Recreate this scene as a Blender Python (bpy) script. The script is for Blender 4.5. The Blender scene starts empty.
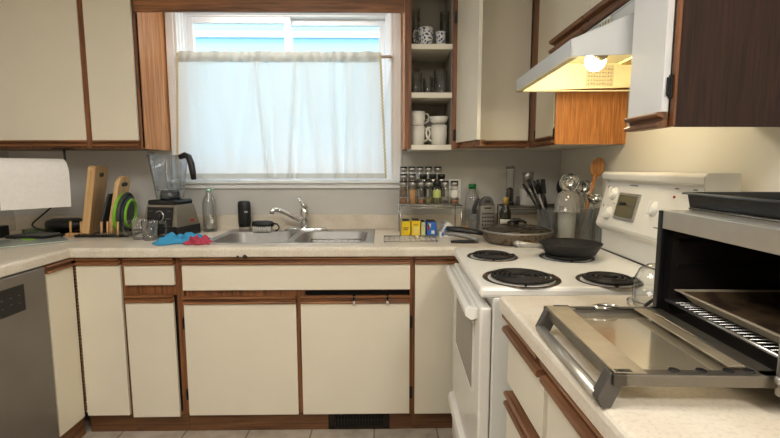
import bpy, bmesh, math, random
from mathutils import Vector, Matrix
R = math.radians
random.seed(4)
SC = bpy.context.scene
C = SC.collection

# ------------------------------------------------------------------ materials
def _nt(name):
    m = bpy.data.materials.new(name); m.use_nodes = True
    return m, m.node_tree.nodes, m.node_tree.links, m.node_tree.nodes['Principled BSDF']
def lin(c):
    return tuple(((x/255)/12.92 if x/255 <= .04045 else ((x/255+.055)/1.055)**2.4) for x in c) + (1,)
def mat(name, rgb, rough=.5, metal=0, var=.06, scale=12, bump=0, bscale=60, coat=0, spec=.5, sub=0):
    m, n, l, b = _nt(name)
    col = lin(rgb)
    tc = n.new('ShaderNodeTexCoord')
    nz = n.new('ShaderNodeTexNoise'); nz.inputs['Scale'].default_value = scale; nz.inputs['Detail'].default_value = 5
    l.new(tc.outputs['Object'], nz.inputs['Vector'])
    cr = n.new('ShaderNodeValToRGB')
    cr.color_ramp.elements[0].position = .3; cr.color_ramp.elements[1].position = .7
    cr.color_ramp.elements[0].color = tuple(c*(1-var) for c in col[:3])+(1,)
    cr.color_ramp.elements[1].color = tuple(min(1, c*(1+var)) for c in col[:3])+(1,)
    l.new(nz.outputs['Fac'], cr.inputs['Fac']); l.new(cr.outputs['Color'], b.inputs['Base Color'])
    b.inputs['Roughness'].default_value = rough; b.inputs['Metallic'].default_value = metal
    b.inputs['Coat Weight'].default_value = coat; b.inputs['Specular IOR Level'].default_value = spec
    if bump:
        n2 = n.new('ShaderNodeTexNoise'); n2.inputs['Scale'].default_value = bscale; n2.inputs['Detail'].default_value = 4
        l.new(tc.outputs['Object'], n2.inputs['Vector'])
        bp = n.new('ShaderNodeBump'); bp.inputs['Strength'].default_value = bump; bp.inputs['Distance'].default_value = .002
        l.new(n2.outputs['Fac'], bp.inputs['Height']); l.new(bp.outputs['Normal'], b.inputs['Normal'])
    return m
def wood(name, dark, light, axis='Z', rough=.45, fine=1.0):
    m, n, l, b = _nt(name)
    tc = n.new('ShaderNodeTexCoord'); mp = n.new('ShaderNodeMapping')
    s = {'X': (2.2, 45, 45), 'Y': (45, 2.2, 45), 'Z': (45, 45, 2.2)}[axis]
    mp.inputs['Scale'].default_value = tuple(v*fine for v in s)
    l.new(tc.outputs['Object'], mp.inputs['Vector'])
    nz = n.new('ShaderNodeTexNoise'); nz.inputs['Scale'].default_value = 1.6; nz.inputs['Detail'].default_value = 8; nz.inputs['Distortion'].default_value = .6
    l.new(mp.outputs['Vector'], nz.inputs['Vector'])
    cr = n.new('ShaderNodeValToRGB'); e = cr.color_ramp.elements
    e[0].position = .32; e[1].position = .68; e[0].color = lin(dark); e[1].color = lin(light)
    l.new(nz.outputs['Fac'], cr.inputs['Fac']); l.new(cr.outputs['Color'], b.inputs['Base Color'])
    b.inputs['Roughness'].default_value = rough
    bp = n.new('ShaderNodeBump'); bp.inputs['Strength'].default_value = .25; bp.inputs['Distance'].default_value = .001
    l.new(nz.outputs['Fac'], bp.inputs['Height']); l.new(bp.outputs['Normal'], b.inputs['Normal'])
    return m
def glass(name, tint=(255, 255, 255), refl=.14, rough=.02, milk=0, milkcol=(255, 255, 255), edge=None):
    m, n, l, b = _nt(name); n.remove(b)
    out = n['Material Output']
    t = n.new('ShaderNodeBsdfTransparent'); t.inputs['Color'].default_value = lin(tint)
    g = n.new('ShaderNodeBsdfGlossy'); g.inputs['Roughness'].default_value = rough
    lw = n.new('ShaderNodeLayerWeight'); lw.inputs['Blend'].default_value = .35
    if edge:   # longer path through the wall at grazing angles
        le = n.new('ShaderNodeLayerWeight'); le.inputs['Blend'].default_value = .5
        pe = n.new('ShaderNodeMath'); pe.operation = 'POWER'; pe.inputs[1].default_value = 3.5; l.new(le.outputs['Facing'], pe.inputs[0])
        me = n.new('ShaderNodeMixRGB'); me.inputs[1].default_value = lin(tint); me.inputs[2].default_value = lin(edge)
        l.new(pe.outputs[0], me.inputs[0]); l.new(me.outputs[0], t.inputs['Color'])
    mu = n.new('ShaderNodeMath'); mu.operation = 'MULTIPLY_ADD'; mu.inputs[1].default_value = .6; mu.inputs[2].default_value = refl*.35
    l.new(lw.outputs['Facing'], mu.inputs[0])
    pw = n.new('ShaderNodeMath'); pw.operation = 'MULTIPLY'; pw.inputs[1].default_value = refl*4; pw.use_clamp = True
    l.new(mu.outputs[0], pw.inputs[0])
    mx = n.new('ShaderNodeMixShader'); l.new(pw.outputs[0], mx.inputs[0]); l.new(t.outputs[0], mx.inputs[1]); l.new(g.outputs[0], mx.inputs[2])
    last = mx
    if milk:
        d = n.new('ShaderNodeBsdfDiffuse'); d.inputs['Color'].default_value = lin(milkcol)
        m2 = n.new('ShaderNodeMixShader'); m2.inputs[0].default_value = milk
        l.new(mx.outputs[0], m2.inputs[1]); l.new(d.outputs[0], m2.inputs[2]); last = m2
    l.new(last.outputs[0], out.inputs['Surface'])
    return m
def cloth(name, rgb, trans=.5, weave=400):
    m, n, l, b = _nt(name); n.remove(b); out = n['Material Output']
    tc = n.new('ShaderNodeTexCoord'); nz = n.new('ShaderNodeTexNoise'); nz.inputs['Scale'].default_value = weave
    l.new(tc.outputs['Object'], nz.inputs['Vector'])
    cr = n.new('ShaderNodeValToRGB'); c = lin(rgb)
    cr.color_ramp.elements[0].color = tuple(x*.9 for x in c[:3])+(1,); cr.color_ramp.elements[1].color = c
    l.new(nz.outputs['Fac'], cr.inputs['Fac'])
    d = n.new('ShaderNodeBsdfDiffuse'); t = n.new('ShaderNodeBsdfTranslucent')
    l.new(cr.outputs[0], d.inputs[0]); l.new(cr.outputs[0], t.inputs[0])
    mp = n.new('ShaderNodeMapping'); mp.inputs['Scale'].default_value = (26, 26, 1.6); l.new(tc.outputs['Object'], mp.inputs['Vector'])
    nv = n.new('ShaderNodeTexNoise'); nv.inputs['Scale'].default_value = 1; nv.inputs['Detail'].default_value = 3; l.new(mp.outputs[0], nv.inputs['Vector'])
    mr = n.new('ShaderNodeMapRange'); mr.inputs['From Min'].default_value = .3; mr.inputs['From Max'].default_value = .7
    mr.inputs['To Min'].default_value = trans*.82; mr.inputs['To Max'].default_value = trans*1.15; l.new(nv.outputs[0], mr.inputs['Value'])
    mx = n.new('ShaderNodeMixShader'); mx.inputs[0].default_value = trans
    l.new(mr.outputs[0], mx.inputs[0]); l.new(d.outputs[0], mx.inputs[1]); l.new(t.outputs[0], mx.inputs[2]); l.new(mx.outputs[0], out.inputs['Surface'])
    return m
def emit(name, rgb, s):
    m, n, l, b = _nt(name); n.remove(b)
    e = n.new('ShaderNodeEmission'); e.inputs[0].default_value = lin(rgb); e.inputs[1].default_value = s
    l.new(e.outputs[0], n['Material Output'].inputs['Surface']); return m
def counter_mat():
    m, n, l, b = _nt('speckled_laminate')
    tc = n.new('ShaderNodeTexCoord')
    n1 = n.new('ShaderNodeTexNoise'); n1.inputs['Scale'].default_value = 9; n1.inputs['Detail'].default_value = 6
    n2 = n.new('ShaderNodeTexNoise'); n2.inputs['Scale'].default_value = 130; n2.inputs['Detail'].default_value = 3
    for q in (n1, n2): l.new(tc.outputs['Object'], q.inputs['Vector'])
    c1 = n.new('ShaderNodeValToRGB'); e = c1.color_ramp.elements
    e[0].position = .35; e[1].position = .68; e[0].color = lin((212, 200, 180)); e[1].color = lin((226, 216, 199))
    c2 = n.new('ShaderNodeValToRGB'); e = c2.color_ramp.elements
    e[0].position = .36; e[1].position = .5; e[0].color = (.90, .885, .86, 1); e[1].color = (1, 1, 1, 1)
    l.new(n1.outputs[0], c1.inputs[0]); l.new(n2.outputs[0], c2.inputs[0])
    mx = n.new('ShaderNodeMixRGB'); mx.blend_type = 'MULTIPLY'; mx.inputs[0].default_value = 1
    l.new(c1.outputs[0], mx.inputs[1]); l.new(c2.outputs[0], mx.inputs[2]); l.new(mx.outputs[0], b.inputs['Base Color'])
    b.inputs['Roughness'].default_value = .32
    return m
def tile_mat():
    m, n, l, b = _nt('beige_floor_tile')
    tc = n.new('ShaderNodeTexCoord'); mp = n.new('ShaderNodeMapping'); mp.inputs['Location'].default_value = (.085, .1, 0)
    l.new(tc.outputs['Object'], mp.inputs['Vector'])
    br = n.new('ShaderNodeTexBrick'); br.offset = 0; br.inputs['Scale'].default_value = 1
    br.inputs['Brick Width'].default_value = .305; br.inputs['Row Height'].default_value = .305; br.inputs['Mortar Size'].default_value = .004
    br.inputs['Mortar'].default_value = lin((120, 108, 95)); br.inputs['Color1'].default_value = lin((192, 180, 164)); br.inputs['Color2'].default_value = lin((182, 170, 152))
    l.new(mp.outputs[0], br.inputs['Vector'])
    nz = n.new('ShaderNodeTexNoise'); nz.inputs['Scale'].default_value = 14; nz.inputs['Detail'].default_value = 6; l.new(tc.outputs['Object'], nz.inputs['Vector'])
    cr = n.new('ShaderNodeValToRGB'); cr.color_ramp.elements[0].color = (.7, .68, .64, 1); cr.color_ramp.elements[1].color = (1, 1, 1, 1)
    cr.color_ramp.elements[0].position = .3; cr.color_ramp.elements[1].position = .6
    l.new(nz.outputs[0], cr.inputs[0])
    mx = n.new('ShaderNodeMixRGB'); mx.blend_type = 'MULTIPLY'; mx.inputs[0].default_value = 1
    l.new(br.outputs[0], mx.inputs[1]); l.new(cr.outputs[0], mx.inputs[2]); l.new(mx.outputs[0], b.inputs['Base Color'])
    b.inputs['Roughness'].default_value = .4
    return m
def floral_mat():
    m, n, l, b = _nt('blue_floral_china')
    tc = n.new('ShaderNodeTexCoord')
    v = n.new('ShaderNodeTexVoronoi'); v.inputs['Scale'].default_value = 75
    v2 = n.new('ShaderNodeTexNoise'); v2.inputs['Scale'].default_value = 90
    l.new(tc.outputs['Object'], v.inputs['Vector']); l.new(tc.outputs['Object'], v2.inputs['Vector'])
    ad = n.new('ShaderNodeMath'); ad.operation = 'MULTIPLY'; l.new(v.outputs['Distance'], ad.inputs[0]); l.new(v2.outputs[0], ad.inputs[1])
    cr = n.new('ShaderNodeValToRGB'); e = cr.color_ramp.elements
    e[0].position = .16; e[0].color = lin((40, 60, 130)); e[1].position = .22; e[1].color = lin((222, 222, 215))
    l.new(ad.outputs[0], cr.inputs[0]); l.new(cr.outputs[0], b.inputs['Base Color']); b.inputs['Roughness'].default_value = .25
    return m
def rust_mat(name, base, spot, pos=.55, scale=35, rough=.5, metal=.6):
    m, n, l, b = _nt(name)
    tc = n.new('ShaderNodeTexCoord'); nz = n.new('ShaderNodeTexNoise'); nz.inputs['Scale'].default_value = scale; nz.inputs['Detail'].default_value = 8
    l.new(tc.outputs['Object'], nz.inputs['Vector'])
    cr = n.new('ShaderNodeValToRGB'); e = cr.color_ramp.elements
    e[0].position = pos-.06; e[0].color = lin(base); e[1].position = pos+.08; e[1].color = lin(spot)
    l.new(nz.outputs[0], cr.inputs[0]); l.new(cr.outputs[0], b.inputs['Base Color'])
    b.inputs['Roughness'].default_value = rough; b.inputs['Metallic'].default_value = metal
    return m

CREAM = mat('cream_laminate', (226, 217, 196), .38, var=.015, scale=5)
CREAMW = mat('pale_cream_paint', (228, 222, 205), .45, var=.02)
OAKZ = wood('brown_oak_upright', (84, 48, 24), (146, 92, 52), 'Z')
OAKX = wood('brown_oak_along', (86, 52, 27), (156, 103, 61), 'X')
OAKY = wood('brown_oak_across', (84, 54, 34), (144, 98, 64), 'Y')
ORANGE = wood('orange_oak_veneer', (150, 88, 36), (200, 134, 68), 'Z', .45, 2.6)
HONEY = wood('honey_oak_veneer', (160, 102, 58), (204, 144, 92), 'Z', .6)
DARKV = wood('dark_walnut_veneer', (32, 15, 6), (58, 32, 17), 'Z', .8, 1.8)
KICK = wood('dark_kick_board', (80, 50, 28), (122, 82, 48), 'X', .5)
COUNTER = counter_mat()
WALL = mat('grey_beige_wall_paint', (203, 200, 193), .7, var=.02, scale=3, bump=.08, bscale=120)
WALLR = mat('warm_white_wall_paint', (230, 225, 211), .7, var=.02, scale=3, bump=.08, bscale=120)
CEIL = mat('white_ceiling_paint', (236, 232, 222), .8, var=.02)
TILE = tile_mat()
TRIMW = mat('white_gloss_trim', (243, 243, 241), .35, var=.01)
VINYL = mat('white_vinyl_frame', (248, 250, 252), .3, var=.01)
STEEL = mat('brushed_steel', (176, 173, 168), .42, .9, var=.08, scale=30)
BOWL = mat('soft_steel_bowl', (158, 155, 150), .5, .75, var=.06, scale=30)
STEELD = mat('grey_dishwasher_steel', (136, 131, 125), .42, .75, var=.08, scale=3)
CHROME = mat('chrome', (215, 215, 212), .12, 1, var=.03)
CHROMEW = mat('chrome_wire', (180, 178, 172), .25, .9, var=.05)
BLACK = mat('black_plastic', (20, 20, 21), .4, var=.2)
BLACKM = mat('black_matt_metal', (26, 25, 24), .55, .3, var=.3, scale=40)
COIL = mat('burner_coil_black', (32, 28, 26), .55, .4, var=.4, scale=40)
IRON = mat('cast_iron', (38, 37, 36), .6, .4, var=.35, scale=30, bump=.3, bscale=90)
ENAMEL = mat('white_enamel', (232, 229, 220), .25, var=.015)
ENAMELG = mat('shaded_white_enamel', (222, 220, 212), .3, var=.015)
HOODW = mat('white_hood_enamel', (204, 206, 205), .35, var=.02)
HOODIN = mat('yellow_lit_hood_interior', (232, 222, 178), .5, var=.06)  # the bulb's yellow light is painted into this interior colour
GREYP = mat('grey_rubber', (96, 94, 92), .45, var=.08)
GREYM = mat('grey_oven_metal', (120, 114, 104), .35, .8, var=.1, scale=20)
OVENST = mat('satin_oven_steel', (190, 184, 172), .35, .75, var=.06, scale=20)
OVENIN = mat('sooty_oven_interior', (30, 24, 20), .6, .2, var=.4, scale=14)
DOORGL = glass('pale_sheen_oven_glass', (248, 242, 228), .34, .10, milk=.12, milkcol=(220, 208, 182))  # milky layer paints a pale reflection into the glass
BRASSY = mat('stained_steel_frame', (152, 139, 116), .4, .35, var=.18, scale=16)
BAKEPAN = mat('worn_baking_sheet', (196, 182, 156), .4, .25, var=.14, scale=14)
GLASS = glass('clear_glass', (252, 253, 253), .2, .03, edge=(92, 98, 98))
PANE = glass('window_glass', (250, 253, 255), .06)
GREENGL = glass('pale_green_glass', (226, 238, 228), .16, edge=(80, 110, 92))
SMOKEGL = glass('smoky_jug_plastic', (246, 249, 252), .18, .04, milk=.015, milkcol=(170, 185, 205), edge=(48, 58, 78))
CLOUDY = glass('cloudy_plastic', (232, 234, 234), .14, .08, milk=.22, milkcol=(190, 192, 190))
WHITEC = mat('white_china', (226, 222, 210), .25, var=.02)
FLORAL = floral_mat()
PAPER = mat('white_paper_towel', (236, 232, 226), .9, var=.03, scale=60, bump=.5, bscale=70)
BOARD = wood('pale_board_wood', (178, 136, 86), (214, 176, 124), 'Z', .5, .6)
BOARD2 = wood('tan_board_wood', (196, 152, 100), (222, 184, 132), 'Z', .5, .6)
DOWEL = wood('dowel_wood', (190, 140, 84), (220, 176, 120), 'Z', .5)
SPOON = wood('orange_spoon_wood', (164, 104, 52), (200, 146, 88), 'Z', .5)
GREEN = mat('lime_silicone', (128, 190, 40), .5, var=.04)
CHAR = mat('charcoal_silicone', (58, 62, 66), .5, var=.06)
BLUEC = cloth('blue_microfibre', (76, 160, 204), .1)
REDC = cloth('pink_red_microfibre', (192, 78, 96), .1)
CURT = cloth('white_curtain_cotton', (255, 247, 238), .58)
CURTH = cloth('cream_curtain_header', (222, 219, 208), .25)
STITCH = cloth('cream_lace_edge', (226, 212, 170), .3)
YELLOW = mat('yellow_box_card', (232, 196, 20), .5, var=.04)
YELLOWP = mat('pale_yellow_card', (228, 206, 110), .5, var=.06)
BLUEB = mat('blue_box_card', (36, 98, 178), .5, var=.06)
WHITEB = mat('white_box_card', (224, 222, 216), .5, var=.03)
ORANGEB = mat('orange_box_card', (214, 150, 60), .5, var=.06)
DARKINK = mat('dark_ink', (50, 46, 44), .6, var=.1)
GREYINK = mat('grey_ink', (150, 142, 118), .6, var=.1)
REDD = mat('red_marker', (178, 40, 30), .5, var=.05)
GREENCAP = mat('green_cap', (24, 120, 58), .45, var=.05)
GOLDCAP = mat('gold_cap', (190, 160, 84), .4, .3, var=.05)
OLIVE = mat('dark_olive_glass', (34, 34, 16), .12, var=.2)
SPICE = [mat('brown_spice', (132, 92, 56), .9, var=.2, scale=90), mat('tan_spice', (176, 132, 78), .9, var=.15, scale=90),
         mat('green_herb', (104, 100, 58), .9, var=.25, scale=90), mat('dark_peppercorn', (58, 46, 38), .9, var=.4, scale=120)]
LABELG = mat('green_label', (182, 190, 110), .6, var=.05)
LABELW = mat('white_label', (220, 216, 204), .6, var=.04)
SKIL = rust_mat('stained_skillet_side', (122, 112, 98), (74, 46, 26), .56, 60, .4, .5)
DRIP = rust_mat('burnt_drip_pan', (70, 60, 52), (150, 110, 80), .6, 30, .35, .7)
BULB = emit('lit_bulb', (255, 240, 205), 30)
LINER = mat('dark_gap', (14, 12, 11), .9, var=.1)
CABIN = mat('cabinet_inside', (150, 142, 126), .6, var=.03)
SIDING = mat('pale_blue_siding', (96, 140, 158), .6, var=.02)
GROUND = mat('lawn_green', (86, 112, 60), .9, var=.2)
VENT = mat('dark_bronze_vent', (40, 32, 26), .45, .5, var=.2)
BRISTLE = mat('white_bristles', (224, 222, 214), .7, var=.06, scale=80)

# ------------------------------------------------------------------ mesh builder
class MB:
    def __init__(s): s.bm = bmesh.new()
    def _verts(s, pts): return [s.bm.verts.new(p) for p in pts]
    def poly(s, pts, mi=0):
        f = s.bm.faces.new(s._verts(pts)); f.material_index = mi; return s
    def box(s, x0, x1, y0, y1, z0, z1, mi=0, M=None):
        x0, x1 = sorted((x0, x1)); y0, y1 = sorted((y0, y1)); z0, z1 = sorted((z0, z1))
        p = [(x, y, z) for x in (x0, x1) for y in (y0, y1) for z in (z0, z1)]
        if M is not None: p = [tuple(M @ Vector(q)) for q in p]
        v = s._verts(p)
        for q in ((0, 1, 3, 2), (4, 6, 7, 5), (0, 4, 5, 1), (2, 3, 7, 6), (0, 2, 6, 4), (1, 5, 7, 3)):
            f = s.bm.faces.new([v[i] for i in q]); f.material_index = mi
        return s
    def lathe(s, prof, c=(0, 0, 0), seg=24, mi=0, cap=True, M=None, smooth=True):
        rings = []
        T = Matrix.Translation(c) if M is None else M
        for r, z in prof:
            rings.append(s._verts([tuple(T @ Vector((r*math.cos(2*math.pi*k/seg), r*math.sin(2*math.pi*k/seg), z))) for k in range(seg)]))
        for a, b in zip(rings, rings[1:]):
            for k in range(seg):
                f = s.bm.faces.new((a[k], a[(k+1) % seg], b[(k+1) % seg], b[k])); f.smooth = smooth; f.material_index = mi
        if cap:
            f = s.bm.faces.new(rings[0][::-1]); f.material_index = mi
            f = s.bm.faces.new(rings[-1]); f.material_index = mi
        return s
    def cyl(s, p0, p1, r0, r1=None, seg=16, mi=0):
        p0, p1 = Vector(p0), Vector(p1); d = p1-p0
        M = Matrix.Translation(p0) @ d.to_track_quat('Z', 'Y').to_matrix().to_4x4()
        return s.lathe([(r0, 0), (r0 if r1 is None else r1, d.length)], seg=seg, mi=mi, M=M)
    def tube(s, pts, r, seg=8, mi=0, closed=False, sx=1.0):
        pts = [Vector(p) for p in pts]; n = len(pts); rings = []
        prev = None
        for i, p in enumerate(pts):
            if closed: t = (pts[(i+1) % n]-pts[i-1]).normalized()
            else: t = (pts[min(i+1, n-1)]-pts[max(i-1, 0)]).normalized()
            if prev is None:
                u = t.orthogonal().normalized()
            else:
                u = (prev-t*prev.dot(t))
                u = u.normalized() if u.length > 1e-6 else t.orthogonal().normalized()
            prev = u; w = t.cross(u)
            rr = r[i] if isinstance(r, (list, tuple)) else r
            rings.append(s._verts([p+u*(rr*sx*math.cos(2*math.pi*k/seg))+w*(rr*math.sin(2*math.pi*k/seg)) for k in range(seg)]))
        for a, b in (list(zip(rings, rings[1:])) + ([(rings[-1], rings[0])] if closed else [])):
            for k in range(seg):
                f = s.bm.faces.new((a[k], a[(k+1) % seg], b[(k+1) % seg], b[k])); f.smooth = True; f.material_index = mi
        if not closed:
            f = s.bm.faces.new(rings[0][::-1]); f.material_index = mi
            f = s.bm.faces.new(rings[-1]); f.material_index = mi
        return s
    def prism(s, prof, fn, a0, a1, mi=0):
        """prof: list of (d, z); fn(a, d, z) -> xyz"""
        A = s._verts([fn(a0, d, z) for d, z in prof]); B = s._verts([fn(a1, d, z) for d, z in prof])
        n = len(prof)
        for i in range(n):
            f = s.bm.faces.new((A[i], A[(i+1) % n], B[(i+1) % n], B[i])); f.material_index = mi
        f = s.bm.faces.new(A[::-1]); f.material_index = mi
        f = s.bm.faces.new(B); f.material_index = mi
        return s
    def grid(s, fn, nu, nv, mi=0, smooth=True):
        V = [[s.bm.verts.new(fn(i/nu, j/nv)) for j in range(nv+1)] for i in range(nu+1)]
        for i in range(nu):
            for j in range(nv):
                f = s.bm.faces.new((V[i][j], V[i+1][j], V[i+1][j+1], V[i][j+1])); f.smooth = smooth; f.material_index = mi
        return s
    def sphere(s, c, r, sz=1, mi=0, seg=16, M=None):
        pr = [(max(1e-4, r*math.sin(math.pi*k/10)), -r*sz*math.cos(math.pi*k/10)) for k in range(11)]
        return s.lathe(pr, c, seg, mi, M=M)

def root_matrix(o):
    while o.parent: o = o.parent
    return Matrix.Translation(o.location) @ o.rotation_euler.to_matrix().to_4x4()
def obj(name, mb, m, parent=None, bev=0, world=True, solid=0, label=None, at=None):
    """one mesh object. world=True: builder holds world coordinates."""
    bm = mb.bm
    bmesh.ops.recalc_face_normals(bm, faces=bm.faces)
    if parent is not None and world:
        bm.transform(root_matrix(parent).inverted())
    if parent is None and at is not None:
        bm.transform(Matrix.Translation(at).inverted())
    me = bpy.data.meshes.new(name); bm.to_mesh(me); bm.free()
    for q in (m if isinstance(m, (list, tuple)) else [m]): me.materials.append(q)
    o = bpy.data.objects.new(name, me); C.objects.link(o)
    if parent is not None: o.parent = parent
    elif at is not None: o.location = at
    if solid:
        sm = o.modifiers.new('shell', 'SOLIDIFY'); sm.thickness = solid; sm.offset = 0
    if bev:
        b = o.modifiers.new('edge', 'BEVEL'); b.width = bev; b.segments = 2; b.limit_method = 'ANGLE'; b.angle_limit = R(40)
    if label: o['label'] = label
    return o
def tag(o, label, cat, group=None, kind=None):
    o['label'] = label; o['category'] = cat
    if group: o['group'] = group
    if kind: o['kind'] = kind
    return o
def thing(name, label, cat, loc=(0, 0, 0), rz=0, group=None):
    o = bpy.data.objects.new(name, None); C.objects.link(o); o.empty_display_size = .05
    o.location = loc; o.rotation_euler = (0, 0, rz)
    return tag(o, label, cat, group)
def struct(name, mb, m, parent=None, bev=0):
    o = obj(name, mb, m, parent, bev)
    if parent is None: o['kind'] = 'structure'
    return o
def kids(o): return [c for c in C.objects if c.parent == o]
def dup(o, loc, rz=0, label=None):
    r = o.copy(); C.objects.link(r); r.location = loc; r.rotation_euler = (0, 0, rz)
    if label: r['label'] = label
    for ch in kids(o):
        c = ch.copy(); C.objects.link(c); c.parent = r
        for g in kids(ch):
            d = g.copy(); C.objects.link(d); d.parent = c
    return r

# cabinet faces: fn(a, d, z): a along the run, d out of the face
def faceB(y): return lambda a, d, z: (a, y-d, z)
def faceR(x): return lambda a, d, z: (x-d, a, z)
def faceL(x): return lambda a, d, z: (x+d, a, z)
def fbox(mb, fn, a0, a1, d0, d1, z0, z1, mi=0):
    p, q = fn(a0, d0, z0), fn(a1, d1, z1)
    return mb.box(p[0], q[0], p[1], q[1], p[2], q[2], mi)
PULL = [(0, 0), (.024, 0), (.026, .004), (.024, .010), (.012, .013), (.010, .019), (.020, .023), (.026, .027), (.026, .032), (.022, .035), (0, .035)]
def pull(mb, fn, a0, a1, z, flip=False, h=.035):
    pr = [(d*h/.035*1.0, (h-zz*h/.035 if flip else zz*h/.035)+z) for d, zz in PULL]
    return mb.prism(pr, fn, a0, a1)
def oak_for(fn): return OAKX if abs(fn(1, 0, 0)[0]-fn(0, 0, 0)[0]) > .5 else OAKY
def door(parent, fn, a0, a1, z0, z1, d0=0, th=.017, pulls='top', name='door', ph=.035, label=None, m=None):
    """cream slab with a wooden finger-pull strip along its top or bottom edge"""
    zc0, zc1 = z0, z1
    if pulls == 'top': zc1 = z1-ph
    if pulls == 'bottom': zc0 = z0+ph
    o = obj(name, fbox(MB(), fn, a0, a1, d0, d0+th, zc0, zc1), m or CREAM, parent, .0015, label=label)
    if pulls:
        f2 = lambda a, d, z: fn(a, d+d0, z)
        pb = pull(MB(), f2, a0, a1, zc1 if pulls == 'top' else z0, pulls == 'bottom', ph)
        p = obj('pull_strip', pb, oak_for(fn), parent, .0006)
        p.parent = o
    return o
def hinge(parent, fn, a, z, d=.0):
    mb = MB(); fbox(mb, fn, a-.004, a+.010, d, d+.006, z-.028, z+.028); fbox(mb, fn, a-.002, a+.003, d+.005, d+.013, z-.022, z+.022)
    return obj('hinge', mb, BLACKM, parent, .001)

# ------------------------------------------------------------------ setting
XR, XL, YB, YF, ZC = 1.01, -2.2, 0.0, -4.6, 2.44
WX0, WX1, WZ0, WZ1 = -1.196, .010, 1.205, 2.17      # window opening
mb = MB(); mb.box(XL-.1, XR+.1, YF-.1, .16, -.06, 0); struct('floor', mb, TILE)
mb = MB(); mb.box(XL-.1, XR+.1, YF-.1, .16, ZC, ZC+.08); struct('ceiling', mb, CEIL)
mb = MB()
mb.box(XL-.1, WX0, 0, .14, 0, ZC); mb.box(WX1, XR+.1, 0, .14, 0, ZC)
mb.box(WX0, WX1, 0, .14, 0, WZ0); mb.box(WX0, WX1, 0, .14, WZ1, ZC)
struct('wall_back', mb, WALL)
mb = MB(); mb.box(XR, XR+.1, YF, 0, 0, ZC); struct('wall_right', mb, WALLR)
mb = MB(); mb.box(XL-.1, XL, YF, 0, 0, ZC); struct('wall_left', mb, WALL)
mb = MB(); mb.box(XL-.1, XR+.1, YF-.1, YF, 0, ZC); struct('wall_front', mb, WALL)

# window: casing, jamb, slider sashes and panes
w = bpy.data.objects.new('window_1', None); C.objects.link(w); w.location = ((WX0+WX1)/2, 0, WZ0); w['kind'] = 'structure'
mb = MB()
for x0, x1 in ((WX0-.062, WX0+.004), (WX1-.004, WX1+.062)):
    mb.box(x0, x1, -.016, 0, WZ0-.02, WZ1+.06); mb.box(x0+(.006 if x0 < -1 else .018), x1-(.018 if x0 < -1 else .006), -.024, -.014, WZ0-.02, WZ1+.06)
    xi = x1-.014 if x0 < -1 else x0
    mb.box(xi, xi+.014, -.02, -.01, WZ0-.02, WZ1+.06)
mb.box(WX0+.0045, WX1-.0045, -.018, 0, WZ1-.004, WZ1+.06)
obj('casing', mb, TRIMW, w, .003)
mb = MB(); mb.box(WX0-.07, WX1+.07, -.045, .002, WZ0-.02, WZ0); mb.box(WX0-.06, WX1+.06, -.02, 0, WZ0-.05, WZ0-.02)
mb.box(WX0-.06, WX1+.06, -.026, 0, WZ0-.034, WZ0-.026)
obj('window_sill', mb, TRIMW, w, .004)
def picture_frame(mb, x0, x1, z0, z1, t, ya, yb):
    mb.box(x0, x0+t, ya, yb, z0, z1); mb.box(x1-t, x1, ya, yb, z0, z1)
    mb.box(x0+t, x1-t, ya, yb, z0, z0+t); mb.box(x0+t, x1-t, ya, yb, z1-t, z1)
mb = MB()
picture_frame(mb, WX0, WX1, WZ0, WZ1, .012, .0005, .02); picture_frame(mb, WX0, WX1, WZ0, WZ1, .022, .02, .04); picture_frame(mb, WX0, WX1, WZ0, WZ1, .034, .04, .13)
obj('frame', mb, VINYL, w, .003)
def sash(x0, x1, y, zt):
    mb = MB(); s = .036; z0, z1 = WZ0+.0345, zt
    picture_frame(mb, x0, x1, z0, z1, s, y, y+.03)
    f = obj('sash', mb, VINYL, w, .003)
    p = obj('pane', MB().box(x0+s, x1-s, y+.012, y+.016, z0+s, z1-s), PANE, w); p.parent = f
sash(WX0+.0345, -.570, .045, WZ1-.0345); sash(-.605, WX1-.0345, .085, WZ1-.0345)

# the neighbouring house and lawn outside
mb = MB()
mb.box(-7, 6, 2.36, 2.5, -.5, 4.2)
for k in range(24):
    z = .2+k*.1
    mb.prism([(0, z), (.048, z), (.004, z+.1), (0, z+.1)], faceB(2.36), -7, 6)
nh = thing('neighbour_house', 'pale blue lap siding of the house outside the window', 'house', (-.6, 2.4, -.5))
obj('siding', mb, SIDING, nh)
obj('stripe_board', MB().box(-3.05, 1.6, 2.298, 2.312, 2.65, 2.705), TRIMW, nh, label='white board standing in for the bright stripe reflected in the panes')  # board set outside to imitate the white stripe reflected in the panes
mb = MB(); mb.box(-7, 6, .3, 8, -.6, -.5); o = struct('ground_outside', mb, GROUND)

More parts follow.
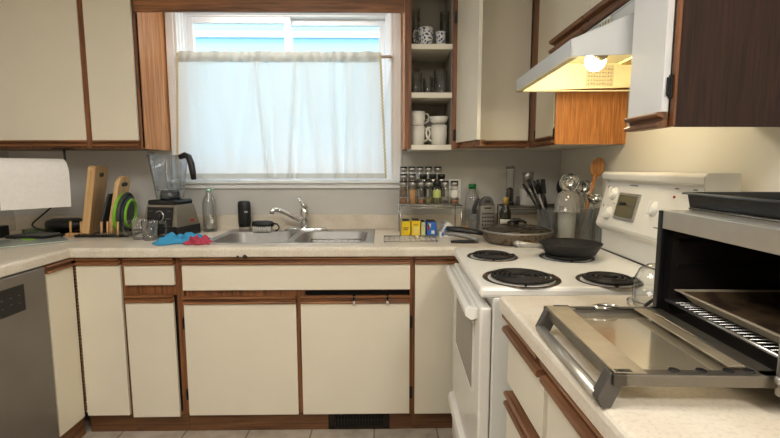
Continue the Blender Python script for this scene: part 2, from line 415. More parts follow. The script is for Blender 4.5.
# ------------------------------------------------------------------ countertops
EDGE = [(0, .876), (0, .9), (.002, .907), (.006, .912), (.012, .914)]
def bullnose(x0, x1, z0=.876, z1=.914):
    return None
SX0, SX1, SY0, SY1 = -.915, -.085, -.545, -.045     # sink cut-out (outer rim)
ct = thing('countertop', 'beige speckled laminate worktop running along the window wall and round both corners', 'countertop', (-.5, -.3, .876))
mb = MB()
def slab(x0, x1, y0, y1): mb.box(x0, x1, y0, y1, .876, .914)
slab(XL, SX0+.015, -.625, -.004); slab(SX1-.015, 1.0, -.625, -.004)
slab(SX0+.015, SX1-.015, -.625, SY0+.012); slab(SX0+.015, SX1-.015, SY1-.012, -.004)
slab(XL, -1.465, -2.3, -.625); slab(.3, 1.0, -.715, -.625)
NOSE = [(0, .870), (.008, .870), (.011, .874), (.012, .90), (.010, .908), (.006, .912), (0, .914)]
mb.prism(NOSE, faceB(-.625), -1.465, .3); mb.prism(NOSE, faceL(-1.465), -2.3, -.637); mb.prism(NOSE, faceR(.3), -.715, -.625)
obj('worktop', mb, COUNTER, ct, .0)
mb = MB(); mb.box(XL+.002, 1.0, -.022, -.003, .914, 1.0); mb.box(XL+.002, XL+.02, -2.3, -.022, .914, 1.0); mb.box(.99, 1.006, -.715, -.022, .914, 1.0)
obj('backsplash', mb, COUNTER, ct, .003)
mb = MB()
for x, r in ((-.70, .006), (-.668, .010), (-.66, .005)):
    mb.lathe([(r, 0), (r*.8, .0025), (r*.4, .003)], seg=10, M=Matrix.Translation((x, -.6365, .873)) @ Matrix.Rotation(R(90), 4, 'X'))
obj('chip', mb, DARKINK, ct)

c2 = thing('countertop', 'beige speckled laminate worktop beside the stove under the toaster oven', 'countertop', (.65, -2, .876))
mb = MB(); mb.box(.3, 1.0, -2.9, -1.432, .876, .914)
NOSEP = NOSE
def corner_pt(d, z, k):   # rounded plan corner
    a = R(90*k/5); return (.322-(.022+d)*math.cos(a), -1.432+(.0+d)*math.sin(a), z)
mb.prism(NOSE, faceR(.3), -2.9, -1.432); mb.prism(NOSE, lambda a, d, z: (a, -1.432+d, z), .3, 1.0)
mb.lathe([(.001, .870), (.008, .870), (.011, .874), (.012, .90), (.010, .908), (.006, .912), (.001, .914)], (.3, -1.432, 0), 24)
obj('worktop', mb, COUNTER, c2)
mb = MB(); mb.box(.985, 1.004, -2.9, -1.425, .914, 1.0); obj('backsplash', mb, COUNTER, c2, .003)

# ------------------------------------------------------------------ lower cabinets
FB = faceB(-.60)
def kick(parent, fn, a0, a1, d=-.02):
    return obj('toe_kick', fbox(MB(), fn, a0, a1, d-.012, d, 0.001, .103), KICK if oak_for(fn) is OAKX else OAKY, parent, .001)
def frame(parent, fn, cuts, rails, a0, a1, z0=.10, z1=.868, d=-.02):
    mb = MB()
    for (p, q) in cuts: fbox(mb, fn, p, q, d, 0, z0, z1)
    for (p, q, r0, r1) in rails: fbox(mb, fn, p, q, d, -.0005, r0, r1)
    return obj('face_frame', mb, OAKZ, parent, .0008)
# corner cupboard with two folding doors
c = thing('corner_cabinet', 'cream corner base cupboard with two folding doors on a piano hinge', 'cabinet', (-1.5, -.4, 0))
mb = MB(); mb.box(XL+.01, -1.247, -.58, -.02, .10, .87); mb.box(XL+.01, -1.475, -.785, -.58, .10, .87); obj('carcass', mb, LINER, c)
frame(c, FB, [(-1.2465, -1.2375)], [(-1.45, -1.2375, .845, .868)], 0, 0)
mb = MB(); fbox(mb, faceL(-1.47), -.80, -.787, -.02, .001, .1, .868); fbox(mb, faceL(-1.47), -.80, -.62, -.02, -.001, .845, .868); obj('face_frame', mb, OAKZ, c, .0008)
door(c, FB, -1.446, -1.2475, .104, .866, 0)
door(c, faceL(-1.472), -.786, -.622, .104, .866, 0)
mb = MB()
for k in range(46):
    z = .12+k*.0158
    mb.cyl((-1.4515, -.613, z), (-1.4515, -.613, z+.011), .0062, seg=8)
obj('piano_hinge', mb, mat('bronze_hinge', (128, 96, 68), .4, .5), c)
kick(c, FB, -1.46, -1.238); kick(c, faceL(-1.475), -.80, -.60, -.0)
# narrow cupboard
c = thing('narrow_cabinet', 'narrow cream base cupboard with one drawer over a crooked door', 'cabinet', (-1.1, -.4, 0))
mb = MB(); mb.box(-1.2365, -.985, -.58, -.02, .10, .87); obj('carcass', mb, LINER, c)
frame(c, FB, [(-1.237, -1.229), (-1.001, -.9845)], [(-1.23, -.99, .845, .868), (-1.23, -.99, .685, .737), (-1.23, -.99, .1, .108)], 0, 0)
door(c, FB, -1.228, -1.002, .737, .866, 0, name='drawer')
d_ = door(c, FB, -1.2265, -1.007, .098, .693, .004)
d_.rotation_euler = (0, R(-.3), 0); d_.location = (-.001, 0, -.002)
kick(c, FB, -1.237, -.985)
# sink cupboard
c = thing('sink_cabinet', 'wide cream base cupboard under the sink with two doors and a fixed top panel', 'cabinet', (-.44, -.4, 0))
mb = MB(); mb.box(-.984, .097, -.58, -.5798+.004, .10, .87); mb.box(-.984, -.966, -.58, -.02, .1, .87); mb.box(.08, .097, -.58, -.02, .1, .87); mb.box(-.984, .097, -.58, -.02, .1, .115)
obj('carcass', mb, LINER, c)
frame(c, FB, [(-.984, -.966), (-.445, -.4245), (.085, .097)], [(-.96, .09, .845, .868), (-.96, -.42, .675, .712), (-.43, -.405, .675, .712), (-.96, .09, .1, .106), (-.43, .09, .703, .712)], 0, 0)
door(c, FB, -.965, .086, .711, .866, 0, name='false_front')
a = door(c, FB, -.965, -.446, .100, .681, 0)
b = door(c, FB, -.424, .084, .100, .681, 0)
mb = MB()
for x in (-.175, -.02): mb.box(x-.006, x+.006, -.632, -.598, .660, .684); mb.box(x-.006, x+.006, -.632, -.626, .640, .684)
o = obj('over_door_hook', mb, CHROME, c, .002); o.parent = b
for z in (.55, .2): hinge(c, FB, .088, z); hinge(c, FB, -.975, z)
kick(c, FB, -.984, .097)
# corner cupboard right of the sink
c = thing('blind_corner_cabinet', 'cream base cupboard with one plain tall door between sink cupboard and stove', 'cabinet', (.25, -.4, 0))
mb = MB(); mb.box(.098, .99, -.58, -.02, .10, .87); mb.box(.33, .99, -.70, -.58, .1, .87); obj('carcass', mb, LINER, c)
frame(c, FB, [(.0975, .108)], [(.1, .3, .845, .868)], 0, 0)
door(c, FB, .109, .303, .098, .866, 0)
kick(c, FB, .098, .31)
# drawer cupboards under the near worktop
FR = faceR(.335)
def near_cab(a0, a1, lab):
    c = thing('drawer_cabinet', lab, 'cabinet', (.65, (a0+a1)/2, 0))
    obj('carcass', MB().box(.353, .99, a1+.003, a0-.003, .10, .874), CREAMW, c)
    mb = MB(); fbox(mb, FR, a1+.001, a1+.016, -.018, 0, .1, .874); fbox(mb, FR, a0-.014, a0-.001, -.018, 0, .1, .874); fbox(mb, FR, a1, a0, -.018, -.001, .63, .66); fbox(mb, FR, a1, a0, -.018, -.001, .85, .874)
    obj('face_frame', mb, CREAMW, c, .0008)
    door(c, FR, a0-.012, a1+.012, .665, .868, 0, .02, name='drawer', ph=.054)
    door(c, FR, a0-.016, a1+.012, .105, .640, 0, .02, ph=.042)
    kick(c, FR, a0-.002, a1+.002)
near_cab(-1.428, -1.735, 'cream drawer cupboard under the near worktop, next to the stove')
near_cab(-1.737, -2.30, 'cream drawer cupboard under the near worktop, nearest the camera')

# floor register
v = thing('vent_register', 'dark bronze slotted heat register set in the toe kick below the sink', 'vent', (-.16, -.57, 0))
mb = MB(); y = -.5805
mb.box(-.308, -.012, y-.008, y, .008, .018); mb.box(-.308, -.012, y-.008, y, .082, .097); mb.box(-.308, -.282, y-.008, y, .008, .097); mb.box(-.038, -.012, y-.008, y, .008, .097)
obj('frame', mb, VENT, v, .0015)
mb = MB(); mb.box(-.284, -.036, y-.002, y, .016, .084); obj('recess', mb, LINER, v)
mb = MB()
for k in range(17):
    x = -.279+k*.0148; mb.box(x, x+.005, y-.007, y-.002, .017, .083)
mb.box(-.284, -.036, y-.0065, y-.002, .047, .053)
obj('louvre', mb, VENT, v)

# dishwasher
d = thing('dishwasher', 'grey stainless dishwasher with black control window under the left worktop', 'dishwasher', (-1.8, -1.1, 0))
obj('tub', MB().box(-2.19, -1.475, -1.40, -.806, .09, .868), BLACKM, d)
p = obj('front_panel', MB().box(-1.475, -1.444, -1.40, -.806, .105, .866), STEELD, d, .004)
o = obj('control_window', MB().box(-1.4445, -1.4415, -1.20, -.922, .722, .826), BLACK, d, .002); 
mb = MB()
for k in range(5):
    yy = -.95-k*.04
    mb.box(-1.4416, -1.4408, yy-.006, yy+.006, .755+.006*(k % 2), .757+.006*(k % 2)); mb.box(-1.4416, -1.4408, yy-.004, yy+.004, .785, .789)
q = obj('button_marking', mb, GREYP, d); q.parent = o
obj('toe_panel', MB().box(-1.55, -1.53, -1.40, -.806, .0, .10), BLACKM, d)

# ------------------------------------------------------------------ upper cabinets
ZU, ZT = 1.374, 2.24
FU = faceB(-.315)
def upper_left():
    c = thing('wall_cabinet', 'wide cream wall cupboard at the far left above the paper towel', 'cabinet', (-1.85, -.15, ZU))
    mb = MB(); mb.box(XL+.01, -1.522, -.297, -.004, ZU, ZT); obj('carcass', mb, OAKX, c, .001)
    mb = MB(); fbox(mb, FU, -1.537, -1.5205, -.018, .012, ZU, ZT); fbox(mb, FU, XL+.01, -1.53, -.018, -.001, ZU, ZU+.012); obj('face_frame', mb, OAKZ, c, .001)
    door(c, FU, -2.18, -1.537, ZU+.010, ZT-.01, 0, pulls='bottom', ph=.03)
    c = thing('wall_cabinet', 'narrower cream wall cupboard with honey oak side, left of the window', 'cabinet', (-1.38, -.15, ZU))
    mb = MB(); mb.box(-1.519, -1.268, -.297, -.004, ZU, ZT); obj('carcass', mb, OAKX, c, .001)
    obj('side_panel', MB().box(-1.268, -1.262, -.315, -.004, ZU-.001, ZT), HONEY, c)
    mb = MB(); fbox(mb, FU, -1.520, -1.508, -.018, .012, ZU, ZT); fbox(mb, FU, -1.275, -1.262, -.018, .002, ZU, ZT); fbox(mb, FU, -1.51, -1.27, -.018, -.001, ZU, ZU+.012); obj('face_frame', mb, OAKZ, c, .001)
    door(c, FU, -1.507, -1.278, ZU+.010, ZT-.01, 0, pulls='bottom', ph=.03)
upper_left()
# valance board over the window
o = obj('valance_board', MB().box(-1.261, .071, -.33, -.31, 2.040, ZT), OAKX, at=(-.6, -.32, 2.04), bev=.003)
tag(o, 'brown oak board across the top between the wall cupboards above the window', 'valance')
# open glass cupboard
c = thing('wall_cabinet', 'open wall cupboard with shelves of mugs and glasses, right of the window', 'cabinet', (.2, -.15, ZU))
mb = MB(); x0, x1 = .074, .326
mb.box(x0+.004, x0+.02, -.297, -.004, ZU, ZT); mb.box(x1-.014, x1, -.297, -.004, ZU, ZT); mb.box(x0+.02, x1, -.02, -.004, ZU, ZT); mb.box(x0, x1, -.297, -.004, ZT-.02, ZT)
obj('carcass', mb, CABIN, c, .001)
obj('side_panel', MB().box(x0-.001, x0+.004, -.315, -.004, ZU-.002, ZT), HONEY, c)
mb = MB(); fbox(mb, FU, x0, .107, -.018, .003, ZU-.003, ZT); fbox(mb, FU, .316, .334, -.018, .003, ZU-.003, ZT); obj('face_frame', mb, OAKZ, c, .001)
for z in (1.376, 1.640, 1.880):
    obj('shelf', MB().box(.10, .318, -.305, -.02, z-.010, z+.016), CREAMW, c, .001)
# its door, swung wide open in front of the next cupboard
th = R(-77); H = Vector((.336, -.322, 0))
Md = Matrix.Translation(H) @ Matrix.Rotation(th, 4, 'Z')
d_ = obj('door', MB().box(0, .252, -.0, .017, ZU+.028, ZT-.01, M=Md), CREAMW, c, .0015, label='cream cupboard door standing open')
p = obj('pull_strip', MB().prism([(-d, z) for d, z in [(q, (.028-zz*.8)+ZU) for q, zz in PULL]], lambda a, d, z: tuple(Md @ Vector((a, d*-.0+.017+(-d), z))), 0, .252), OAKX, c); p.parent = d_
p = obj('edge_band', MB().box(.252, .2535, 0, .017, ZU+.03, ZT-.012, M=Md), CREAMW, c); p.parent = d_
for z in (1.42, 2.0):
    hinge(c, FU, .326, z+.02, .003)
# closed cupboard beside it
c = thing('wall_cabinet', 'cream wall cupboard with a closed door, behind the open cupboard door', 'cabinet', (.52, -.15, ZU))
obj('carcass', MB().box(.328, .70, -.297, -.004, ZU, ZT), CREAMW, c, .001)
mb = MB(); fbox(mb, FU, .334, .345, -.018, .002, ZU, ZT); fbox(mb, FU, .345, .70, -.018, -.001, ZU, ZU+.012); obj('face_frame', mb, OAKZ, c, .001)
door(c, FU, .346, .706, ZU+.008, ZT-.01, 0, pulls='bottom', ph=.03)
# side-wall cupboard with orange end panel
FU2 = faceR(.712)
c = thing('wall_cabinet', 'wall cupboard with bright orange oak end panel, left of the range hood', 'cabinet', (.86, -.5, ZU))
obj('carcass', MB().box(.730, XR-.004, -.704, -.005, ZU, ZT), CREAMW, c, .001)
obj('end_panel', MB().box(.700, XR-.004, -.712, -.704, ZU-.001, ZT), ORANGE, c, .0008)
mb = MB(); fbox(mb, FU2, -.455, -.336, -.018, .002, ZU, ZT); fbox(mb, FU2, -.704, -.69, -.018, .0, ZU, ZT); fbox(mb, FU2, -.704, -.45, -.018, -.001, ZU, ZU+.012); obj('face_frame', mb, OAKZ, c, .001)
d_ = door(c, FU2, -.69, -.456, ZU+.008, ZT-.01, 0, .012, pulls='bottom', ph=.03)
for z in (1.43,): hinge(c, FU2, -.450, z, .002); hinge(c, FU2, -.695, z-.01, .002)
# cupboard above the hood
FU3 = faceR(.695)
c = thing('wall_cabinet', 'short two-door cream cupboard directly above the range hood', 'cabinet', (.86, -1.04, 1.75))
obj('carcass', MB().box(.713, XR-.004, -1.376, -.714, 1.750, ZT), OAKY, c, .001)
mb = MB(); fbox(mb, FU3, -1.376, -.714, -.018, -.001, 1.750, ZT); obj('face_frame', mb, CREAMW, c)
door(c, FU3, -.722, -1.036, 1.746, ZT-.01, 0, .016, pulls='bottom', ph=.054)
door(c, FU3, -1.044, -1.372, 1.746, ZT-.01, 0, .016, pulls='bottom', ph=.054)
# near cupboard with dark end
FU4 = faceR(.672)
c = thing('wall_cabinet', 'near wall cupboard with a dark walnut end panel, right of the hood', 'cabinet', (.84, -1.47, ZU))
obj('carcass', MB().box(.69, XR-.004, -1.548, -1.386, ZU+.012, ZT), CREAMW, c, .001)
obj('end_panel', MB().box(.676, XR-.004, -1.556, -1.548, ZU-.002, ZT), DARKV, c, .0008)
mb = MB(); fbox(mb, FU4, -1.555, -1.540, -.018, .002, ZU, ZT); fbox(mb, FU4, -1.40, -1.384, -.018, 0, ZU, ZT); fbox(mb, FU4, -1.55, -1.39, -.018, -.001, ZU, ZU+.02); obj('face_frame', mb, OAKZ, c, .001)
d_ = door(c, FU4, -1.384, -1.537, ZU-.002, ZT-.01, .004, .017, pulls='bottom', ph=.038, m=mat('cool_white_laminate', (232, 232, 230), .4, var=.01))
for z in (1.47, 2.1): hinge(c, FU4, -1.543, z, .002)

# ------------------------------------------------------------------ range hood
h = thing('range_hood', 'white range hood with a lit bulb over the stove', 'range hood', (.75, -1.06, 1.575))
y0, y1 = -1.374, -.795
HX = .497
side = [(HX, 1.583), (HX, 1.629), (.667, 1.70), (.674, 1.742), (.985, 1.742), (.985, 1.596), (.80, 1.592)]
def ext(prof, ya, yb):
    return MB().prism(prof, lambda a, d, z: (d, a, z), ya, yb)
obj('near_side', ext(side, y0, y0+.006), HOODW, h, .001)
obj('far_side', ext(side, y1-.006, y1), [HOODIN], h)
shell = MB()
shell.box(HX, HX+.005, y0, y1, 1.583, 1.629)
for p, q in (((HX, 1.629), (.667, 1.70)), ((.667, 1.70), (.674, 1.742))):
    shell.prism([p, q, (q[0]+.005, q[1]-.001), (p[0]+.005, p[1]-.002)], lambda a, d, z: (d, a, z), y0, y1)
shell.box(.67, .985, y0, y1, 1.737, 1.742)
obj('canopy', shell, HOODW, h, .001)
obj('inner_lining', MB().box(.668, .985, y0+.008, y1-.008, 1.690, 1.694).box(.975, .985, y0+.008, y1-.008, 1.60, 1.69), HOODIN, h)
obj('lip', MB().box(HX, .985, y1-.02, y1, 1.579, 1.583).box(HX, HX+.02, y0, y1, 1.579, 1.583), HOODIN, h, .001)
s_ = MB(); s_.box(.775, .885, y1-.0075, y1-.006, 1.600, 1.684); lb = obj('warning_label', s_, mat('yellowed_label', (206, 192, 150), .6, var=.05), h)
s_ = MB()
for k in range(9):
    x = .782+k*.0112
    for j in range(5):
        zz = 1.607+j*.0145+random.uniform(-.001, .001)
        s_.box(x, x+.0085*random.uniform(.6, 1), y1-.0082, y1-.0074, zz, zz+.0085*random.uniform(.4, .8))
q = obj('print', s_, GREYINK, h); q.parent = lb
bu = MB(); bu.sphere((.700, -1.06, 1.640), .034, 1.0); bu.cyl((.72, -1.06, 1.665), (.745, -1.06, 1.70), .016); o = obj('bulb', bu, BULB, h)
obj('bulb_shield', MB().sphere((.697, -1.108, 1.652), .025, .9), mat('grey_bulb_shield', (150, 138, 104), .5, .3), h)
f_ = MB(); f_.box(.78, .98, y0+.02, -1.06, 1.628, 1.634, M=None)
obj('grease_filter', f_, mat('amber_filter_mesh', (196, 168, 92), .5, .4, var=.5, scale=140), h)
s_ = MB(); s_.box(.6655, .667, -1.235, -1.155, 1.704, 1.736); sw = obj('switch_label', s_, LABELW, h)
s_ = MB()
for k in range(4): s_.box(.6645, .666, -1.23+k*.019, -1.22+k*.019, 1.710, 1.730)
q = obj('print', s_, GREYINK, h); q.parent = sw
h.rotation_euler = (0, 0, R(-1.8))

# ------------------------------------------------------------------ stove
RZ = R(-2.0)
st = thing('stove', 'white electric coil stove with a slanted control panel, right of the sink run', 'stove', (.62, -1.07, 0), RZ)
# local frame: front is -x; near side is -y; half width .325
HW = .328
def lobj(name, mb, m, parent=st, bev=0, label=None): return obj(name, mb, m, parent, bev, world=False, label=label)
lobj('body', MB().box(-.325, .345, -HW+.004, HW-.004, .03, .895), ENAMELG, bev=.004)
mb = MB(); mb.box(-.365, .30, -HW, HW, .893, .927); lobj('cooktop', mb, ENAMEL, bev=.011)
dr = lobj('oven_door', MB().box(-.362, -.328, -HW+.008, HW-.008, .305, .862), ENAMEL, bev=.006)
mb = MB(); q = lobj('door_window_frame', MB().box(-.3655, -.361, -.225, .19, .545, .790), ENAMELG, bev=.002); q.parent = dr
q = lobj('door_window', MB().box(-.367, -.365, -.21, .175, .56, .775), mat('dark_oven_window', (120, 116, 106), .15, var=.05)); q.parent = dr
hb = MB().prism([(0, .818), (-.02, .812), (-.038, .826), (-.040, .846), (-.028, .858), (-.012, .850), (0, .85)], lambda a, d, z: (-.362+d, a, z), -.285, .285)
q = lobj('handle', hb, ENAMEL, bev=.002); q.parent = dr
dw = lobj('storage_drawer', MB().box(-.360, -.328, -HW+.008, HW-.008, .075, .290), ENAMEL, bev=.006)
q = lobj('handle', MB().prism([(0, .255), (-.018, .245), (-.026, .262), (-.020, .285), (0, .292)], lambda a, d, z: (-.358+d, a, z), -.29, .29), ENAMEL, bev=.002); q.parent = dw
for sy in (-1, 1):
    for sx in (-.30, .30): lobj('foot', MB().cyl((sx, sy*.29, 0), (sx, sy*.29, .032), .016), BLACK)
# backguard: base riser then slanted console with cap
bp_ = [(.27, .92), (.27, 1.012), (.245, 1.03), (.243, 1.042), (.285, 1.218), (.262, 1.226), (.258, 1.246), (.266, 1.256), (.355, 1.256), (.36, .92)]
lobj('backguard', MB().prism(bp_, lambda a, d, z: (d, a, z), -HW+.004, HW-.004), ENAMEL, bev=.004)
ec = MB().prism([(.263, 1.17), (.257, 1.246), (.266, 1.2575), (.356, 1.2575), (.361, 1.17)], lambda a, d, z: (d, a, z), -HW-.002, -HW+.005); lobj('end_cap', ec, mat('beige_end_cap', (176, 170, 152), .45), bev=.003)
sl = (1.218-1.042, .285-.243)
ang = math.atan2(sl[1], sl[0])
def on_console(y, t, off=.0):   # t: 0 bottom .. 1 top of slanted face
    return Matrix.Translation((.243+.042*t-off*math.cos(ang), y, 1.042+.176*t+off*math.sin(ang))) @ Matrix.Rotation(ang, 4, 'Y')
def con_box(M, w, hgt, d0, d1): return MB().box(-d1, -d0, -w/2, w/2, -hgt/2, hgt/2, M=M)
Mc = on_console(.105, .47)
ck = lobj('clock', con_box(Mc, .155, .105, -.004, .006), mat('silver_bezel', (182, 178, 168), .35, .6), bev=.002)
q = lobj('clock_face', con_box(Mc, .132, .085, .005, .0075), mat('tan_clock_glass', (104, 98, 76), .15)); q.parent = ck
mb = MB()
for yy, ww in ((.04, .022), (.012, .026)): mb.box(-.0085, -.007, yy-ww/2, yy+ww/2, .004, .014, M=Mc)
mb.box(-.0085, -.007, -.066, .066, .002, .0035, M=Mc)
q = lobj('clock_hand', mb, BLACK); q.parent = ck
def knob(y, t):
    M = on_console(y, t) @ Matrix.Rotation(R(-90), 4, 'Y')
    k = lobj('control_knob', MB().lathe([(.027, -.001), (.027, .003), (.020, .006), (.018, .013), (.015, .015)], seg=24, M=M), ENAMEL)
    q = lobj('knob_grip', MB().box(-.0215, .0215, -.005, .005, .006, .022, M=M), ENAMEL, bev=.002); q.parent = k
for y, t in ((.235, .72), (.235, .27), (-.072, .52), (-.27, .76), (-.27, .3)): knob(y, t)
for y, t, ww, hh in ((.295, .86, .006, .012), (.295, .42, .006, .012), (.21, .5, .01, .004), (.10, .93, .06, .004), (-.06, .56, .010, .016), (-.165, .93, .02, .004), (-.255, .93, .02, .004), (-.115, .18, .024, .004)):
    lobj('panel_marking', MB().box(-.0008, .0002, -ww/2, ww/2, -hh/2, hh/2, M=on_console(y, t)), GREYP)
lobj('seam', MB().box(.262, .2705, -HW+.006, HW-.006, .9275, .9305), DARKINK)
lobj('indicator_light', MB().sphere((0, 0, 0), .005, M=on_console(-.165, .78)), REDD)
def burner(wx, wy, r, turns):
    M = root_matrix(st).inverted(); p = M @ Vector((wx, wy, 0))
    x, y = p.x, p.y
    d = lobj('drip_pan', MB().lathe([(r*1.22, .928), (r*1.2, .931), (r*1.12, .929), (r*.95, .924), (r*.5, .921), (.005, .920)], (x, y, 0), 36, cap=False), DRIP)
    pts = []
    n = turns*28
    for k in range(n+1):
        a = 2*math.pi*k/28; rr = r*(.22+.78*k/n); pts.append((x+rr*math.cos(a), y+rr*math.sin(a), .936))
    c_ = lobj('coil', MB().tube(pts, .0055, 6), COIL); c_.parent = d
    mb = MB()
    for a in (0, 2.094, 4.188): mb.box(0, r, -.003, .003, .922, .932, M=Matrix.Translation((x, y, 0)) @ Matrix.Rotation(a+.4, 4, 'Z'))
    q = lobj('coil_support', mb, BLACKM); q.parent = d
burner(.388, -.935, .080, 4); burner(.395, -1.283, .098, 5); burner(.672, -.955, .084, 5); burner(.655, -1.318, .078, 4)

# ------------------------------------------------------------------ sink and faucet
s = thing('kitchen_sink', 'double-bowl stainless steel sink set in the worktop under the window', 'sink', (-.5, -.3, .914))
B1 = (-.875, -.515, -.52, -.145); B2 = (-.478, -.125, -.52, -.145)
def rrect(b, r, z, n=6, inset=0):
    x0, x1, y0, y1 = b[0]+inset, b[1]-inset, b[2]+inset, b[3]-inset; pts = []
    for cx, cy, a0 in ((x1-r, y1-r, 0), (x0+r, y1-r, 90), (x0+r, y0+r, 180), (x1-r, y0+r, 270)):
        for k in range(n+1):
            a = R(a0+90*k/n); pts.append((cx+r*math.cos(a), cy+r*math.sin(a), z))
    return pts
rm = MB(); zr = .9185
ox = (SX0, SX1, SY0, SY1)
# deck strips with raised lip
rm.box(ox[0], ox[1], B1[3]+.0, ox[3], .9145, zr); rm.box(ox[0], ox[1], ox[2], B1[2], .9145, zr)
rm.box(ox[0], B1[0], B1[2], B1[3], .9145, zr); rm.box(B2[1], ox[1], B1[2], B1[3], .9145, zr); rm.box(B1[1], B2[0], B1[2], B1[3], .9145, zr)
for b in (B1, B2):   # corner fillets
    r = .06
    for cx, cy, sx, sy in ((b[0], b[2], 1, 1), (b[1], b[2], -1, 1), (b[0], b[3], 1, -1), (b[1], b[3], -1, -1)):
        pts = [(cx, cy, zr)]+[(cx+sx*r-sx*r*math.cos(R(15*k)), cy+sy*r-sy*r*math.sin(R(15*k)), zr) for k in range(7)]
        rm.poly(pts)
obj('rim', rm, STEEL, s, .002)
for b in (B1, B2):
    bm_ = MB(); rings = [bm_._verts(rrect(b, .06, zr-.0005)), bm_._verts(rrect(b, .06, zr-.012, inset=.006)), bm_._verts(rrect(b, .05, .80, inset=.02)), bm_._verts(rrect(b, .04, .782, inset=.045))]
    for p, q in zip(rings, rings[1:]):
        n = len(p)
        for k in range(n):
            f = bm_.bm.faces.new((p[k], p[(k+1) % n], q[(k+1) % n], q[k])); f.smooth = True
    bm_.bm.faces.new(rings[-1])
    bo = obj('bowl', bm_, BOWL, s)
    cx, cy = (b[0]+b[1])/2, (b[2]+b[3])/2
    q = obj('drain', MB().lathe([(.042, .783), (.04, .787), (.03, .785), (.006, .784)], (cx, cy, 0), 24), CHROME, s); q.parent = bo
wr = thing('sink_rack', 'low chrome wire rack lying in the right bowl of the sink', 'rack', (-.30, -.33, .80))
mb = MB()
for k in range(9): mb.tube([(-.43+k*.034, -.45, .886), (-.43+k*.034, -.22, .886)], .002, 6)
for y in (-.45, -.22): mb.tube([(-.435, y, .886), (-.155, y, .886)], .003, 6)
for x in (-.43, -.158):
    for y in (-.45, -.22): mb.tube([(x, y, .886), (x, y, .7835)], .0025, 6)
obj('wire_grid', mb, CHROMEW, wr)

f = thing('faucet', 'chrome single-lever kitchen faucet with a long spout behind the sink', 'faucet', (-.42, -.10, .9185))
FX, FY = -.365, -.095
FX = -.49+.0
mb = MB(); 
for k in range(1): mb.lathe([(.125, 0), (.125, .006), (.11, .014), (.05, .018), (.02, .019)], seg=32, M=Matrix.Translation((-.48, FY, .9185)) @ Matrix.Diagonal((1, .27, 1, 1)))
obj('deck_plate', mb, CHROME, f)
FX = -.488
mb = MB().lathe([(.022, .93), (.022, .99), (.024, 1.01), (.023, 1.04), (.014, 1.052)], (FX, FY, 0), 20); obj('body', mb, CHROME, f)
mb = MB().tube([(FX, FY, .965), (FX-.03, FY-.02, .982), (FX-.09, FY-.055, 1.022), (FX-.125, FY-.075, 1.042), (FX-.145, FY-.087, 1.047), (FX-.158, FY-.095, 1.040), (FX-.161, FY-.097, 1.022)], [.015, .014, .013, .013, .013, .013, .014], 14); obj('spout', mb, CHROME, f)
mb = MB().tube([(FX+.006, FY, 1.045), (FX-.004, FY-.004, 1.066), (FX-.022, FY-.008, 1.088), (FX-.036, FY-.010, 1.104)], [.020, .016, .010, .006], 12); obj('lever', mb, CHROME, f)

# ------------------------------------------------------------------ curtain
cu = thing('cafe_curtain', 'white cotton cafe curtain hanging across the lower window', 'curtain', (-.6, -.055, 1.216))
def cur_y(x, t):   # t 0 top..1 bottom
    y = -.066+.008*math.sin(x*8+.6)*t+.0035*math.sin(x*31+1.3*t+math.sin(x*7))*(1-.6*t)
    for cx, wd, a, lean in ((-.715, .014, .026, .05), (-.675, .012, -.022, .02), (-.545, .012, .026, -.05), (-.515, .016, -.014, -.06), (-.43, .02, .012, .08), (-.31, .014, .022, .02), (-.25, .012, -.018, -.03), (-.20, .016, .014, .03), (-.96, .05, .010, .1), (-.82, .03, .008, -.1), (-.10, .03, .010, 0), (-1.08, .03, .010, .03)):
        y += -a*math.exp(-((x-cx-lean*(t-.5))/wd)**2)*(.6+.4*t)
    y += -.010*math.exp(-((x+.565)/.03)**2-((t-.42)/.07)**2)
    return y
def cx_(u, t): 
    xl = -1.174-.034*t; xr = -.052+.030*t
    return xl+(xr-xl)*u
ZTOP, ZHD, ZHM, ZBT = 1.918, 1.858, 1.243, 1.214
obj('curtain_panel', MB().grid(lambda u, v: (cx_(u, v), cur_y(cx_(u, v), v), ZHD+(ZHM-ZHD)*v), 170, 30), CURT, cu)
def hd(u, v):
    x = cx_(u, 0); r = .007*math.sin(u*120+3*math.sin(u*17))+.006*math.sin(u*61+1+2*math.sin(u*29+v*2))
    return (x, -.062+r*(.4+.8*abs(v-.5))-.008*math.sin(v*math.pi), ZTOP+(ZHD-ZTOP)*v+.0025*math.sin(u*95+3*math.sin(u*23))*(1-v))
obj('header', MB().grid(hd, 260, 6), CURTH, cu)
obj('hem', MB().grid(lambda u, v: (cx_(u, 1), cur_y(cx_(u, 1), 1)-.002, ZHM+(ZBT-ZHM)*v), 170, 2), CURTH, cu)
for uu in (0, 1):
    obj('lace_edge', MB().grid(lambda u, v: (cx_(uu, v)+(.012*u-.006)+.002*math.sin(v*200), cur_y(cx_(uu, v), v)-.003, ZTOP-.01+(ZBT-ZTOP+.01)*v), 2, 90), STITCH, cu)
rd = thing('curtain_rod', 'thin white metal rod holding the cafe curtain across the window', 'curtain rod', (-.6, -.045, 1.90))
obj('rod', MB().tube([(WX0+.012, -.022, 1.893), (WX0+.012, -.048, 1.893), (WX1-.002, -.048, 1.893), (WX1-.002, -.022, 1.893)], .0085, 8), mat('grey_white_rod', (205, 205, 200), .35, .5), rd)
for x in (WX0+.006, WX1-.004): obj('bracket', MB().box(x-.010, x+.010, -.033, -.0245, 1.875, 1.912), VINYL, rd, .001)


CT = .914
